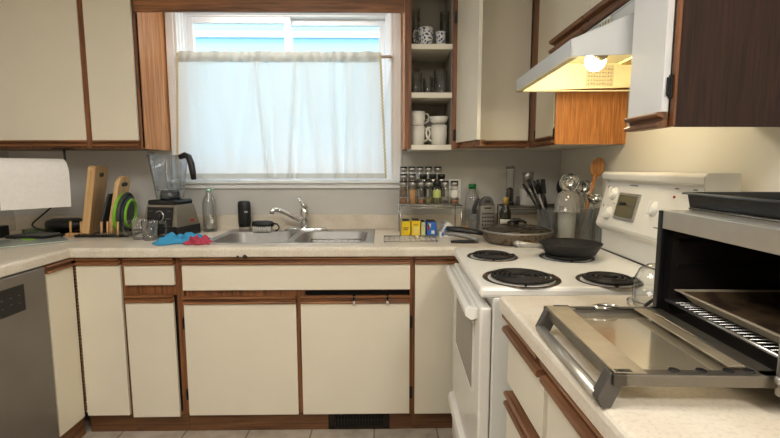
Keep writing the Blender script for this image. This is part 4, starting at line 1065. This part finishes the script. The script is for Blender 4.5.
for k in range(4): mb.grid(lambda u, v, k=k: (x+.0319*math.sin(R(-50+65*u)), y-.0319*math.cos(R(-50+65*u)), CT+.036+.011*k+.003*v), 8, 1)
obj('print', mb, GREYINK, t)
# second shelf
Z2 = 1.060
wire_shelf('dark wire shelf in the back corner carrying the mill and white crock', .628, .955, -.225, -.06, Z2, 22, mat('dull_grey_wire', (110, 104, 96), .35, .7))
s2 = Z2+.0042
t = thing('pepper_mill', 'tall clear pepper mill with dark peppercorns on the corner shelf', 'pepper mill', (.673, -.14, s2))
x, y = .673, -.14
obj('base', MB().lathe([(.026, 0), (.026, .016), (.022, .020)], (x, y, s2), 20), BLACK, t)
obj('tube', MB().lathe([(.022, .02), (.022, .205)], (x, y, s2), 20, cap=False), GLASS, t)
obj('peppercorns', MB().lathe([(.019, .022), (.019, .088), (.01, .097), (.002, .10)], (x, y, s2), 18), SPICE[3], t)
obj('cap', MB().lathe([(.023, .203), (.023, .216), (.018, .219)], (x, y, s2), 20), GREYP, t)
t = thing('salt_shaker', 'small dark shaker between the pepper mill and white crock', 'shaker', (.722, -.14, s2))
obj('shaker', MB().lathe([(.013, 0), (.014, .03), (.011, .045), (.006, .05)], (.722, -.14, s2), 16), GREYP, t)
t = thing('salt_crock', 'white ceramic crock with an oval emblem on the corner shelf', 'crock', (.782, -.14, s2))
x, y = .782, -.14
obj('crock', MB().lathe([(.004, .0), (.050, .0), (.053, .003), (.054, .086), (.056, .093), (.052, .093), (.049, .086), (.048, .008), (.004, .006)], (x, y, s2), 28, cap=False), WHITEC, t)
def onc(a, z, off=.0004): return (x+(.0537+off)*math.sin(a), y-(.0537+off)*math.cos(a), s2+z)
obj('emblem', MB().tube([onc(-.05+.46*math.cos(R(k*12)), .060+.013*math.sin(R(k*12))) for k in range(30)], .0016, 6, closed=True), DARKINK, t)
mb = MB()
for pts in ([(-.30, .056), (-.24, .066), (-.2, .055), (-.16, .062), (-.12, .055)], [(-.10, .056), (-.05, .064), (0, .055), (.04, .064), (.08, .056)], [(.10, .058), (.16, .065), (.2, .055), (.26, .060)]):
    mb.tube([onc(a, z) for a, z in pts], .0013, 6)
obj('lettering', mb, DARKINK, t)
t = thing('steel_shaker', 'brushed steel tumbler standing in the white crock', 'tumbler', (x, y, s2))
obj('stem', MB().lathe([(.024, .008), (.026, .125), (.028, .128)], (x-.008, y, s2), 20), GLASS, t)
obj('cup', MB().lathe([(.028, .128), (.030, .160), (.034, .186), (.030, .186), (.003, .176)], (x-.008, y, s2), 22), STEEL, t)

# utensil holders
t = thing('utensil_holder', 'cloudy plastic tub holding black utensils, left of the ladles', 'utensil holder', (.845, -.35, CT))
ux, uy = .815, -.36
obj('tub', MB().lathe([(.046, .002), (.052, .06), (.058, .145), (.060, .147), (.056, .147), (.044, .008), (.004, .006)], (ux, uy, CT), 28), CLOUDY, t)
def spat(lab, name, x0, y0, x1, y1, z1, head, m, hm=None, cat='utensil', z0=.01, r=.0055):
    t = thing(name, lab, cat, (x0, y0, CT+z0)); p0, p1 = Vector((x0, y0, CT+z0)), Vector((x1, y1, z1)); d = (p1-p0).normalized()
    obj('handle', MB().tube([p0, p0.lerp(p1, .5), p1], [r, r, r*.9], 8), m, t)
    hm = hm or m
    M = Matrix.Translation(p1) @ d.to_track_quat('Z', 'Y').to_matrix().to_4x4()
    if head == 'spatula': obj('head', MB().box(-.026, .026, -.002, .002, -.004, .075, M=M), hm, t, .0018)
    elif head == 'spoon':
        obj('head', MB().sphere((0, 0, .03), 1, M=M @ Matrix.Translation((0, 0, .03)) @ Matrix.Diagonal((.024, .007, .036, 1))), hm, t)
    elif head == 'grip': obj('head', MB().tube([p1-d*.01, p1+d*.03, p1+d*.06], [.007, .009, .007], 8), hm, t)
    elif head == 'whisk':
        mb = MB()
        for k in range(5):
            a = math.pi*k/5; ca, sa = math.cos(a), math.sin(a)
            mb.tube([M @ Vector((ca*.024*math.sin(math.pi*q/12)*(1.2 if 3 < q < 9 else 1), sa*.024*math.sin(math.pi*q/12), .085*(q/12 if q <= 6 else 1-q/12)*2*.5+.0)) for q in range(1, 12)], .0012, 6)
        obj('head', mb, hm, t)
    return t
spat('black handled utensil at the far left of the plastic tub', 'spatula', ux+.032, uy, .716, -.345, 1.140, 'grip', BLACK)
spat('black utensil handle, second from the left in the plastic tub', 'spatula', ux+.028, uy+.02, .738, -.33, 1.160, 'grip', BLACK)
spat('thin steel skewer handle rising among the black utensils', 'tongs', ux+.026, uy-.01, .752, -.37, 1.150, 'grip', STEEL, BLACK)
spat('black utensil handle in the middle of the plastic tub', 'turner', ux+.022, uy+.01, .772, -.35, 1.155, 'grip', BLACK)
spat('steel handled turner leaning right of the black utensils', 'turner', ux+.012, uy+.03, .806, -.31, 1.140, 'spatula', STEEL, CHAR)
spat('black spoon standing at the right of the plastic tub', 'spoon', ux+.022, uy-.02, .862, -.37, 1.150, 'spoon', BLACK)
spat('black potato masher with looped head before the white crock', 'masher', ux+.015, uy-.025, .782, -.41, 1.085, 'grip', BLACK)
t = thing('utensil_jar', 'clear plastic jar holding steel ladles and the wooden spoon', 'utensil holder', (.94, -.46, CT))
jx, jy = .925, -.545
obj('jar', MB().lathe([(.004, .002), (.056, .002), (.058, .006), (.060, .165), (.062, .168), (.057, .168), (.054, .008), (.004, .006)], (jx, jy, CT), 30, cap=False), CLOUDY, t)
t = thing('plastic_container', 'tall clear plastic container beside the utensil jar against the wall', 'container', (.965, -.62, CT))
obj('container', MB().lathe([(.004, .002), (.034, .002), (.036, .008), (.037, .135), (.039, .138), (.034, .138), (.032, .01), (.004, .008)], (.955, -.665, CT), 28, cap=False), CLOUDY, t)
t = thing('plastic_cup', 'clear domed plastic cup upside down over a white beaker, before the ladles', 'cup', (.80, -.50, CT))
cx, cy = .805, -.620
obj('beaker', MB().lathe([(.034, .001), (.037, .08), (.041, .155), (.037, .156)], (cx, cy, CT), 24), glass('milky_beaker_plastic', (226, 226, 222), .2, .06, milk=.45, milkcol=(190, 188, 180)), t)
obj('dome', MB().lathe([(.058, .157), (.060, .161), (.057, .165), (.055, .20), (.048, .232), (.032, .250), (.004, .255)], (cx, cy, CT), 28, cap=False), glass('hazy_dome_plastic', (226, 226, 222), .22, .05, milk=.3, milkcol=(196, 192, 182)), t)
def ladle(lab, bx, by, x1, y1, z1, r, ry, rx=0):
    t = thing('ladle', lab, 'ladle', (bx, by, CT+.012))
    p0, p1 = Vector((bx, by, CT+.012)), Vector((x1, y1, z1-r*.3)); obj('handle', MB().tube([p0, p0.lerp(p1, .5)+Vector((.004, 0, 0)), p1], .0045, 8, sx=1.5), STEEL, t)
    M = Matrix.Translation((x1, y1, z1)) @ Matrix.Rotation(R(ry), 4, 'Y') @ Matrix.Rotation(R(rx), 4, 'X')
    obj('bowl', MB().lathe([(r*math.sin(R(a)), -r*math.cos(R(a))) for a in range(2, 91, 8)]+[(r*.95*math.sin(R(a)), -r*.95*math.cos(R(a))) for a in range(90, 1, -8)], seg=26, M=M, cap=False), CHROME, t)
ladle('large round steel ladle bowl, leftmost above the plastic cup', jx-.02, jy, .868, -.48, 1.200, .048, 20, 100)
ladle('steel ladle, middle one behind the wooden spoon', jx, jy+.01, .945, -.47, 1.175, .040, -20, 110)
ladle('shallow steel ladle at the right against the stove panel', jx+.005, jy, .935, -.61, 1.140, .034, 0, 20)
# wooden spoon
t = thing('wooden_spoon', 'long orange brown wooden spoon leaning to the right above the ladles', 'spoon', (.862, -.535, CT+.012))
p0, p1 = Vector((.885, -.562, CT+.012)), Vector((.947, -.575, 1.235)); d = (p1-p0).normalized()
obj('handle', MB().tube([p0, p0.lerp(p1, .5), p1+d*.01], [.009, .008, .009], 10), SPOON, t)
M = Matrix.Translation(p1) @ d.to_track_quat('Z', 'Y').to_matrix().to_4x4() @ Matrix.Rotation(R(100), 4, 'Z')
obj('bowl', MB().sphere((0, 0, 0), 1, M=M @ Matrix.Translation((0, 0, .040)) @ Matrix.Diagonal((.033, .008, .046, 1)), seg=24), SPOON, t)

# ------------------------------------------------------------------ cupboard contents
def mug(name, lab, x, y, z, r, h_, m, hang, g=None, cat='mug', taper=.92):
    t = thing(name, lab, cat, (x, y, z), R(hang), g)
    obj('cup', MB().lathe([(.003, .0005), (r*taper*.86, .0005), (r*taper*.95, .004), (r, h_*.5), (r*1.0, h_), (r*.92, h_), (r*.9, h_*.5), (r*taper*.86, .008), (.003, .007)], seg=28, cap=False), m, t, world=False)
    obj('handle', MB().tube([(r*.95, 0, h_*.86), (r+.018, 0, h_*.88), (r+.027, 0, h_*.65), (r+.020, 0, h_*.35), (r*.93, 0, h_*.2)], .0055, 8), m, t, world=False)
    return t
S1, S2, S3 = 1.392, 1.656, 1.896
mug('mug', 'white mug at the bottom left of the open cupboard, under another', .145, -.235, S1, .040, .100, WHITEC, -12, 'white mugs in the cupboard')
mug('mug', 'white mug stacked on top at the left of the open cupboard', .143, -.235, S1+.1005, .042, .075, WHITEC, 20, 'white mugs in the cupboard')
mug('mug', 'white mug with handle to the left, front right of the open cupboard', .258, -.245, S1, .043, .105, WHITEC, 188, 'white mugs in the cupboard')
t = thing('bowl', 'small white bowl stacked on the right white mug', 'bowl', (.258, -.235, S1+.1055)); obj('bowl', MB().lathe([(.003, .001), (.030, .001), (.045, .02), (.052, .042), (.049, .042), (.042, .022), (.027, .006), (.003, .006)], (.256, -.24, S1+.1055), 26, cap=False), WHITEC, t)
mug('mug', 'white mug at the back of the open cupboard behind the others', .235, -.10, S1, .042, .15, WHITEC, 30)
mug('mug', 'blue and white floral mug on the top shelf of the open cupboard', .185, -.25, S3, .0385, .090, FLORAL, 180)
t = thing('cup', 'small blue and white floral cup right of the floral mug', 'cup', (.262, -.245, S3)); obj('cup', MB().lathe([(.003, .001), (.022, .001), (.024, .01), (.026, .06), (.029, .072), (.027, .072), (.022, .012), (.003, .008)], (.262, -.245, S3), 24, cap=False), FLORAL, t)
def tumbler(lab, x, y, z, r, h_, g, stem=False):
    t = thing('drinking_glass', lab, 'glass', (x, y, z), 0, g)
    if stem: pr = [(.028, .001), (.028, .004), (.006, .008), (.005, .05), (r*.7, .075), (r, .12), (r*.92, h_), (r*.88, h_), (r*.95, .12), (r*.6, .078), (.003, .062)]
    else: pr = [(.003, .001), (r*.86, .001), (r*.9, .006), (r, h_), (r*.95, h_), (r*.84, .012), (.003, .010)]
    obj('glass', MB().lathe(pr, seg=20, cap=False), GLASS, t, world=False)
    if not stem:
        mb = MB()
        for k in range(12):
            a = 2*math.pi*k/12; mb.tube([(r*.9*math.cos(a), r*.9*math.sin(a), .006), (r*.99*math.cos(a), r*.99*math.sin(a), h_*.75)], .0018, 5)
        obj('cut_ridge', mb, GLASS, t, world=False)
g = 'cut glass tumblers on the middle shelf'
for x, y, r, h_, lab in ((.135, -.255, .032, .105, 'cut glass tumbler at the front left of the middle shelf'), (.128, -.16, .033, .145, 'taller glass at the back left of the middle shelf'), (.200, -.23, .026, .085, 'small glass in the middle of the middle shelf'), (.262, -.255, .036, .118, 'wide cut glass tumbler at the front right of the middle shelf'), (.250, -.15, .034, .112, 'glass at the back right of the middle shelf')):
    tumbler(lab, x, y, S2, r, h_, g)
for x, y, lab in ((.128, -.24, 'tall glass at the front left of the top shelf'), (.135, -.14, 'tall glass at the back left of the top shelf'), (.290, -.19, 'tall glass at the right end of the top shelf')):
    tumbler(lab, x, y, S3, .026, .19, 'tall glasses on the top shelf')

# ------------------------------------------------------------------ toaster oven
OW, OH, OD = .362, .262, .33        # width (local -y .. ), height, depth
ov = thing('toaster_oven', 'open toaster oven with its glass door folded down on the near worktop', 'toaster oven', (.560, -1.712, CT), R(-2.5))
# local: x depth into the oven, y from 0 (far end) to -OW (near end), z from the worktop
def oobj(n, mb, m, bev=0, parent=ov, label=None):
    return obj(n, mb, m, parent, bev, world=False, label=label)
z0, z1 = .030, .266
mb = MB(); mb.box(0, OD, -.012, 0, z0, z1); mb.box(0, OD, -OW, -OW+.012, z0, z1); mb.box(0, OD, -OW, 0, z0, z0+.012); mb.box(OD-.01, OD, -OW, 0, z0, z1); mb.box(0.0, OD, -OW, 0, z1-.012, z1)
oobj('shell', mb, mat('black_oven_shell', (34, 32, 31), .35, .3), .003)
oobj('top_panel', MB().box(.012, OD-.004, -OW+.006, -.006, z1, z1+.003), OVENST, .001)
mb = MB(); mb.box(-.004, .008, -OW, -.009, z1-.036, z1+.003); oobj('top_trim', mb, OVENST, .002)
mb = MB(); mb.box(-.010, .022, -OW-.006, -OW+.030, z0-.004, z1-.036); oobj('side_trim', mb, OVENST, .003)
mb = MB(); mb.box(-.006, .012, -.012, .004, z0-.012, z1+.002); oobj('corner_strip', mb, BLACK, .002)
mb = MB(); mb.box(.02, OD-.012, -.0135, -.012, z0+.012, z1-.012); mb.box(.02, OD-.012, -OW+.012, -OW+.0135, z0+.012, z1-.012); mb.box(OD-.0125, OD-.011, -OW+.012, -.012, z0+.012, z1-.012); mb.box(.02, OD-.012, -OW+.012, -.012, z1-.0135, z1-.012); mb.box(.02, OD-.012, -OW+.012, -.012, z0+.012, z0+.0135)
oobj('cavity', mb, OVENIN)
for z in (.088, .15, .2): oobj('rack_guide', MB().box(.03, OD-.03, -.0175, -.013, z, z+.005), BLACKM); oobj('rack_guide', MB().box(.03, OD-.03, -OW+.013, -OW+.0175, z, z+.005), BLACKM)
for x in (.1, .24):
    oobj('heating_element', MB().cyl((x, -.014, z1-.026), (x, -OW+.014, z1-.026), .004, seg=8), GREYM); oobj('heating_element', MB().cyl((x, -.014, z0+.024), (x, -OW+.014, z0+.024), .004, seg=8), GREYM)
for x in (.03, OD-.03):
    for y in (-.03, -OW+.03): oobj('foot', MB().cyl((x, y, 0), (x, y, z0+.002), .012, seg=12), BLACK)
mb = MB(); mb.cyl((-.014, -OW+.012, .055), (-.014, -OW+.012, .115), .006, seg=8); mb.sphere((-.014, -OW+.014, .055), .008); mb.sphere((-.014, -OW+.014, .115), .007)
oobj('hinge_spring', mb, STEEL)
# door: lies flat, hinge at x=0
zd0, zd1 = .038, .057; dx0 = -.246; dy0, dy1 = -.004, -.338
mb = MB()
mb.box(dx0, dx0+.022, dy1, dy0, zd0, zd1); mb.box(-.03, 0, dy1, dy0, zd0, zd1); mb.box(dx0, 0, dy0-.020, dy0, zd0, zd1); mb.box(dx0, 0, dy1, dy1+.020, zd0, zd1)
dr = oobj('door', mb, GREYM, .002)
mb = MB(); mb.box(dx0+.003, dx0+.050, dy1+.004, dy0-.004, zd1-.001, zd1+.0016); mb.box(-.060, -.035, dy1+.03, dy0-.02, zd1-.001, zd1+.0016)
q = oobj('inner_frame', mb, BRASSY, .0005); q.parent = dr
def dpart(nm, mb, m):
    q = oobj(nm, mb, m); q.parent = dr
dpart('gasket', MB().box(dx0+.062, -.02, dy0-.022, dy0-.012, zd1-.001, zd1+.001), BLACK)
dpart('latch_slot', MB().box(dx0+.020, dx0+.052, dy0-.009, dy0-.003, zd1, zd1+.0025), BLACK); dpart('latch_slot', MB().box(dx0+.006, dx0+.03, dy1+.006, dy1+.014, zd1, zd1+.0025), BLACK)
for x in (-.15, -.11, -.07, -.04): dpart('rivet', MB().lathe([(.008, zd1+.0005), (.007, zd1+.0018)], (x, dy1+.016, 0), 14), BLACK)
q = oobj('door_glass', MB().box(dx0+.020, -.028, dy1+.018, dy0-.018, zd0+.004, zd0+.009), DOORGL); q.parent = dr
q = oobj('latch_ring', MB().tube([(dx0+.128+.025*math.cos(R(k*15)), dy0-.013+.012*math.sin(R(k*15)), zd1+.003) for k in range(24)], .0032, 8, closed=True), CHROME); q.parent = dr
for y in (dy0-.024, dy1+.016):
    mb = MB().prism([(.012, zd0+.010), (.010, zd0-.004), (-.004, .002), (-.020, .002), (-.027, .016), (-.008, zd1)], lambda a, d, z: (dx0+.006+d, a, z), y-.011, y+.011)
    q = oobj('handle_bracket', mb, mat('dark_grey_bracket', (88, 84, 78), .4, .5), .002); q.parent = dr
q = oobj('handle', MB().cyl((dx0-.012, dy1+.02, .0135), (dx0-.012, dy0-.026, .0135), .0105, seg=20), OVENST); q.parent = dr
# rack and sheet inside
t = thing('oven_rack', 'chrome wire rack inside the toaster oven under the baking sheet', 'rack', ov.location, R(-2.5))
mb = MB(); zz = .075
mb.tube([(.012, -.020, zz), (.30, -.020, zz), (.30, -OW+.02, zz), (.012, -OW+.02, zz)], .003, 8, closed=True)
for k in range(1, 22): 
    y = -.02-(OW-.04)*k/22; mb.tube([(.012, y, zz-.001), (.30, y, zz-.001)], .0014, 6)
obj('wire_grid', mb, CHROMEW, t, world=False)
obj('rail', MB().tube([(.012, -.016, zz), (.012, -OW+.016, zz)], .004, 8), CHROMEW, t, world=False)
t = thing('baking_sheet', 'worn tan baking sheet on the rack inside the toaster oven', 'baking sheet', ov.location, R(-2.5))
bs = MB(); b = bs._verts([(.045, -.055, .080), (.285, -.055, .080), (.285, -.325, .080), (.045, -.325, .080)]); u = bs._verts([(.025, -.035, .102), (.30, -.035, .102), (.30, -.340, .102), (.025, -.340, .102)]); e_ = bs._verts([(.019, -.03, .102), (.305, -.03, .102), (.305, -.344, .102), (.019, -.344, .102)])
for p, q in ((b, u), (u, e_)):
    for k in range(4): bs.bm.faces.new((p[k], p[(k+1) % 4], q[(k+1) % 4], q[k]))
bs.bm.faces.new(b); obj('sheet', bs, BAKEPAN, t, world=False, solid=.0015)
mb = MB(); b = mb._verts([(.047, -.057, .0815), (.283, -.057, .0815), (.283, -.323, .0815), (.047, -.323, .0815)]); u = mb._verts([(.029, -.039, .100), (.296, -.039, .100), (.296, -.337, .100), (.029, -.337, .100)])
for k in range(4): mb.bm.faces.new((b[k], b[(k+1) % 4], u[(k+1) % 4], u[k]))
mb.bm.faces.new(b); obj('burnt_surface', mb, rust_mat('burnt_tan', (104, 84, 60), (66, 50, 36), .5, 20, .5, .3), t, world=False)
# on top: rack and roasting pan
t = thing('cooling_rack', 'wire rack lying on the toaster oven under the black roasting pan', 'rack', (.745, -1.89, CT+.2692), R(-2.5))
mb = MB(); zz = .0024
mb.tube([(-.135, .17, zz), (.12, .17, zz), (.12, -.17, zz), (-.135, -.17, zz)], .0022, 8, closed=True)
for k in range(1, 20): mb.tube([(-.135, .17-.34*k/20, zz), (.12, .17-.34*k/20, zz)], .0013, 6)
for x in (-.13, .115):
    for y in (-.16, .16): mb.cyl((x, y, 0), (x, y, zz), .0025, seg=8)
obj('wire_grid', mb, CHROMEW, t, world=False)
t = thing('roasting_pan', 'black roasting pan resting on top of the toaster oven', 'roasting pan', (.737, -1.887, CT+.2722), R(-2.5))
rp = MB(); L_, W_, h_ = .185, .125, .034
b = rp._verts([(-W_+.005, L_-.004, 0), (W_-.005, L_-.004, 0), (W_-.005, -L_+.004, 0), (-W_+.005, -L_+.004, 0)]); u = rp._verts([(-W_, L_, h_), (W_, L_, h_), (W_, -L_, h_), (-W_, -L_, h_)]); e_ = rp._verts([(-W_-.006, L_+.006, h_), (W_+.006, L_+.006, h_), (W_+.006, -L_-.006, h_), (-W_-.006, -L_-.006, h_)]); e2 = rp._verts([(-W_-.008, L_+.008, h_-.005), (W_+.008, L_+.008, h_-.005), (W_+.008, -L_-.008, h_-.005), (-W_-.008, -L_-.008, h_-.005)])
for p, q in ((b, u), (u, e_), (e_, e2)):
    for k in range(4): rp.bm.faces.new((p[k], p[(k+1) % 4], q[(k+1) % 4], q[k]))
rp.bm.faces.new(b); o = obj('pan', rp, mat('black_enamel_pan', (24, 24, 25), .28, .1, var=.25, scale=60), t, .003, world=False)
# glass dome and cord between oven and stove
t = thing('glass_dome', 'clear glass domed lid standing between the toaster oven and the stove', 'glass dome', (.650, -1.53, CT))
x, y = .655, -1.545
obj('flange', MB().lathe([(.052, .001), (.058, .004), (.060, .014), (.050, .020), (.046, .014), (.044, .003)], (x, y, CT), 32, cap=False), GLASS, t)
obj('dome', MB().lathe([(.047, .018), (.048, .045), (.045, .075), (.034, .10), (.016, .113), (.003, .116)], (x, y, CT), 32, cap=False), GLASS, t)
obj('inner_rim', MB().lathe([(.042, .002), (.043, .05), (.038, .052)], (x, y, CT), 28, cap=False), GLASS, t)
o = thing('tongs', 'black wire handled tongs lying by the glass jar lid and toaster oven', 'tongs', (.62, -1.60, CT))
obj('arm', MB().tube([(.595, -1.605, CT+.006), (.605, -1.600, CT+.024), (.63, -1.595, CT+.038), (.665, -1.592, CT+.043)], .0045, 8), BLACK, o)
obj('arm', MB().tube([(.612, -1.61, CT+.005), (.62, -1.605, CT+.008), (.64, -1.60, CT+.026), (.668, -1.596, CT+.029)], .0045, 8), BLACK, o)

# ------------------------------------------------------------------ lights, world, camera
def area(name, loc, size, power, col, rot=(0, 0, 0), sy=None):
    L = bpy.data.lights.new(name, 'AREA'); L.energy = power; L.color = col; L.size = size
    if sy: L.shape = 'RECTANGLE'; L.size_y = sy
    o = bpy.data.objects.new(name, L); C.objects.link(o); o.location = loc; o.rotation_euler = rot; return o
area('ceiling_lamp_light', (.85, -3.5, 2.38), .35, 39, (1, .965, .92))
area('room_lamp_light', (-.7, -2.4, 2.40), .9, 37, (1, .965, .92))
area('window_fill_light', (-.6, -.19, 2.20), 1.0, 3.2, (1, .97, .94), (R(12), 0, 0), .06)  # unseen strip behind the valance, added to brighten the window frame
L = bpy.data.lights.new('hood_bulb_light', 'POINT'); L.energy = 2.6; L.color = (1, .85, .60); L.shadow_soft_size = .03
o = bpy.data.objects.new('hood_bulb_light', L); C.objects.link(o); o.location = (.665, -1.06, 1.60)
Wd = bpy.data.worlds.new('World'); SC.world = Wd; Wd.use_nodes = True
n = Wd.node_tree.nodes; bg = n['Background']
sky = n.new('ShaderNodeTexSky'); sky.sky_type = 'NISHITA'; sky.sun_disc = False; sky.sun_elevation = R(40); sky.sun_rotation = R(200)
mxw = n.new('ShaderNodeMixRGB'); mxw.inputs[0].default_value = .78; mxw.inputs[2].default_value = (1.45, 1.42, 1.36, 1)
Wd.node_tree.links.new(sky.outputs[0], mxw.inputs[1]); Wd.node_tree.links.new(mxw.outputs[0], bg.inputs[0]); bg.inputs[1].default_value = 4.0
cam = bpy.data.cameras.new('Camera'); co = bpy.data.objects.new('Camera', cam); C.objects.link(co)
cam.sensor_width = 36; cam.lens = 451.4/780*36; cam.clip_start = .02
co.location = (-.038, -2.6665, 1.2725)
co.rotation_euler = (R(90)-.1124, .0014, -.0152)
SC.camera = co
SC.view_settings.view_transform = 'Standard'
SC.view_settings.look = 'None'
SC.view_settings.exposure = -.1
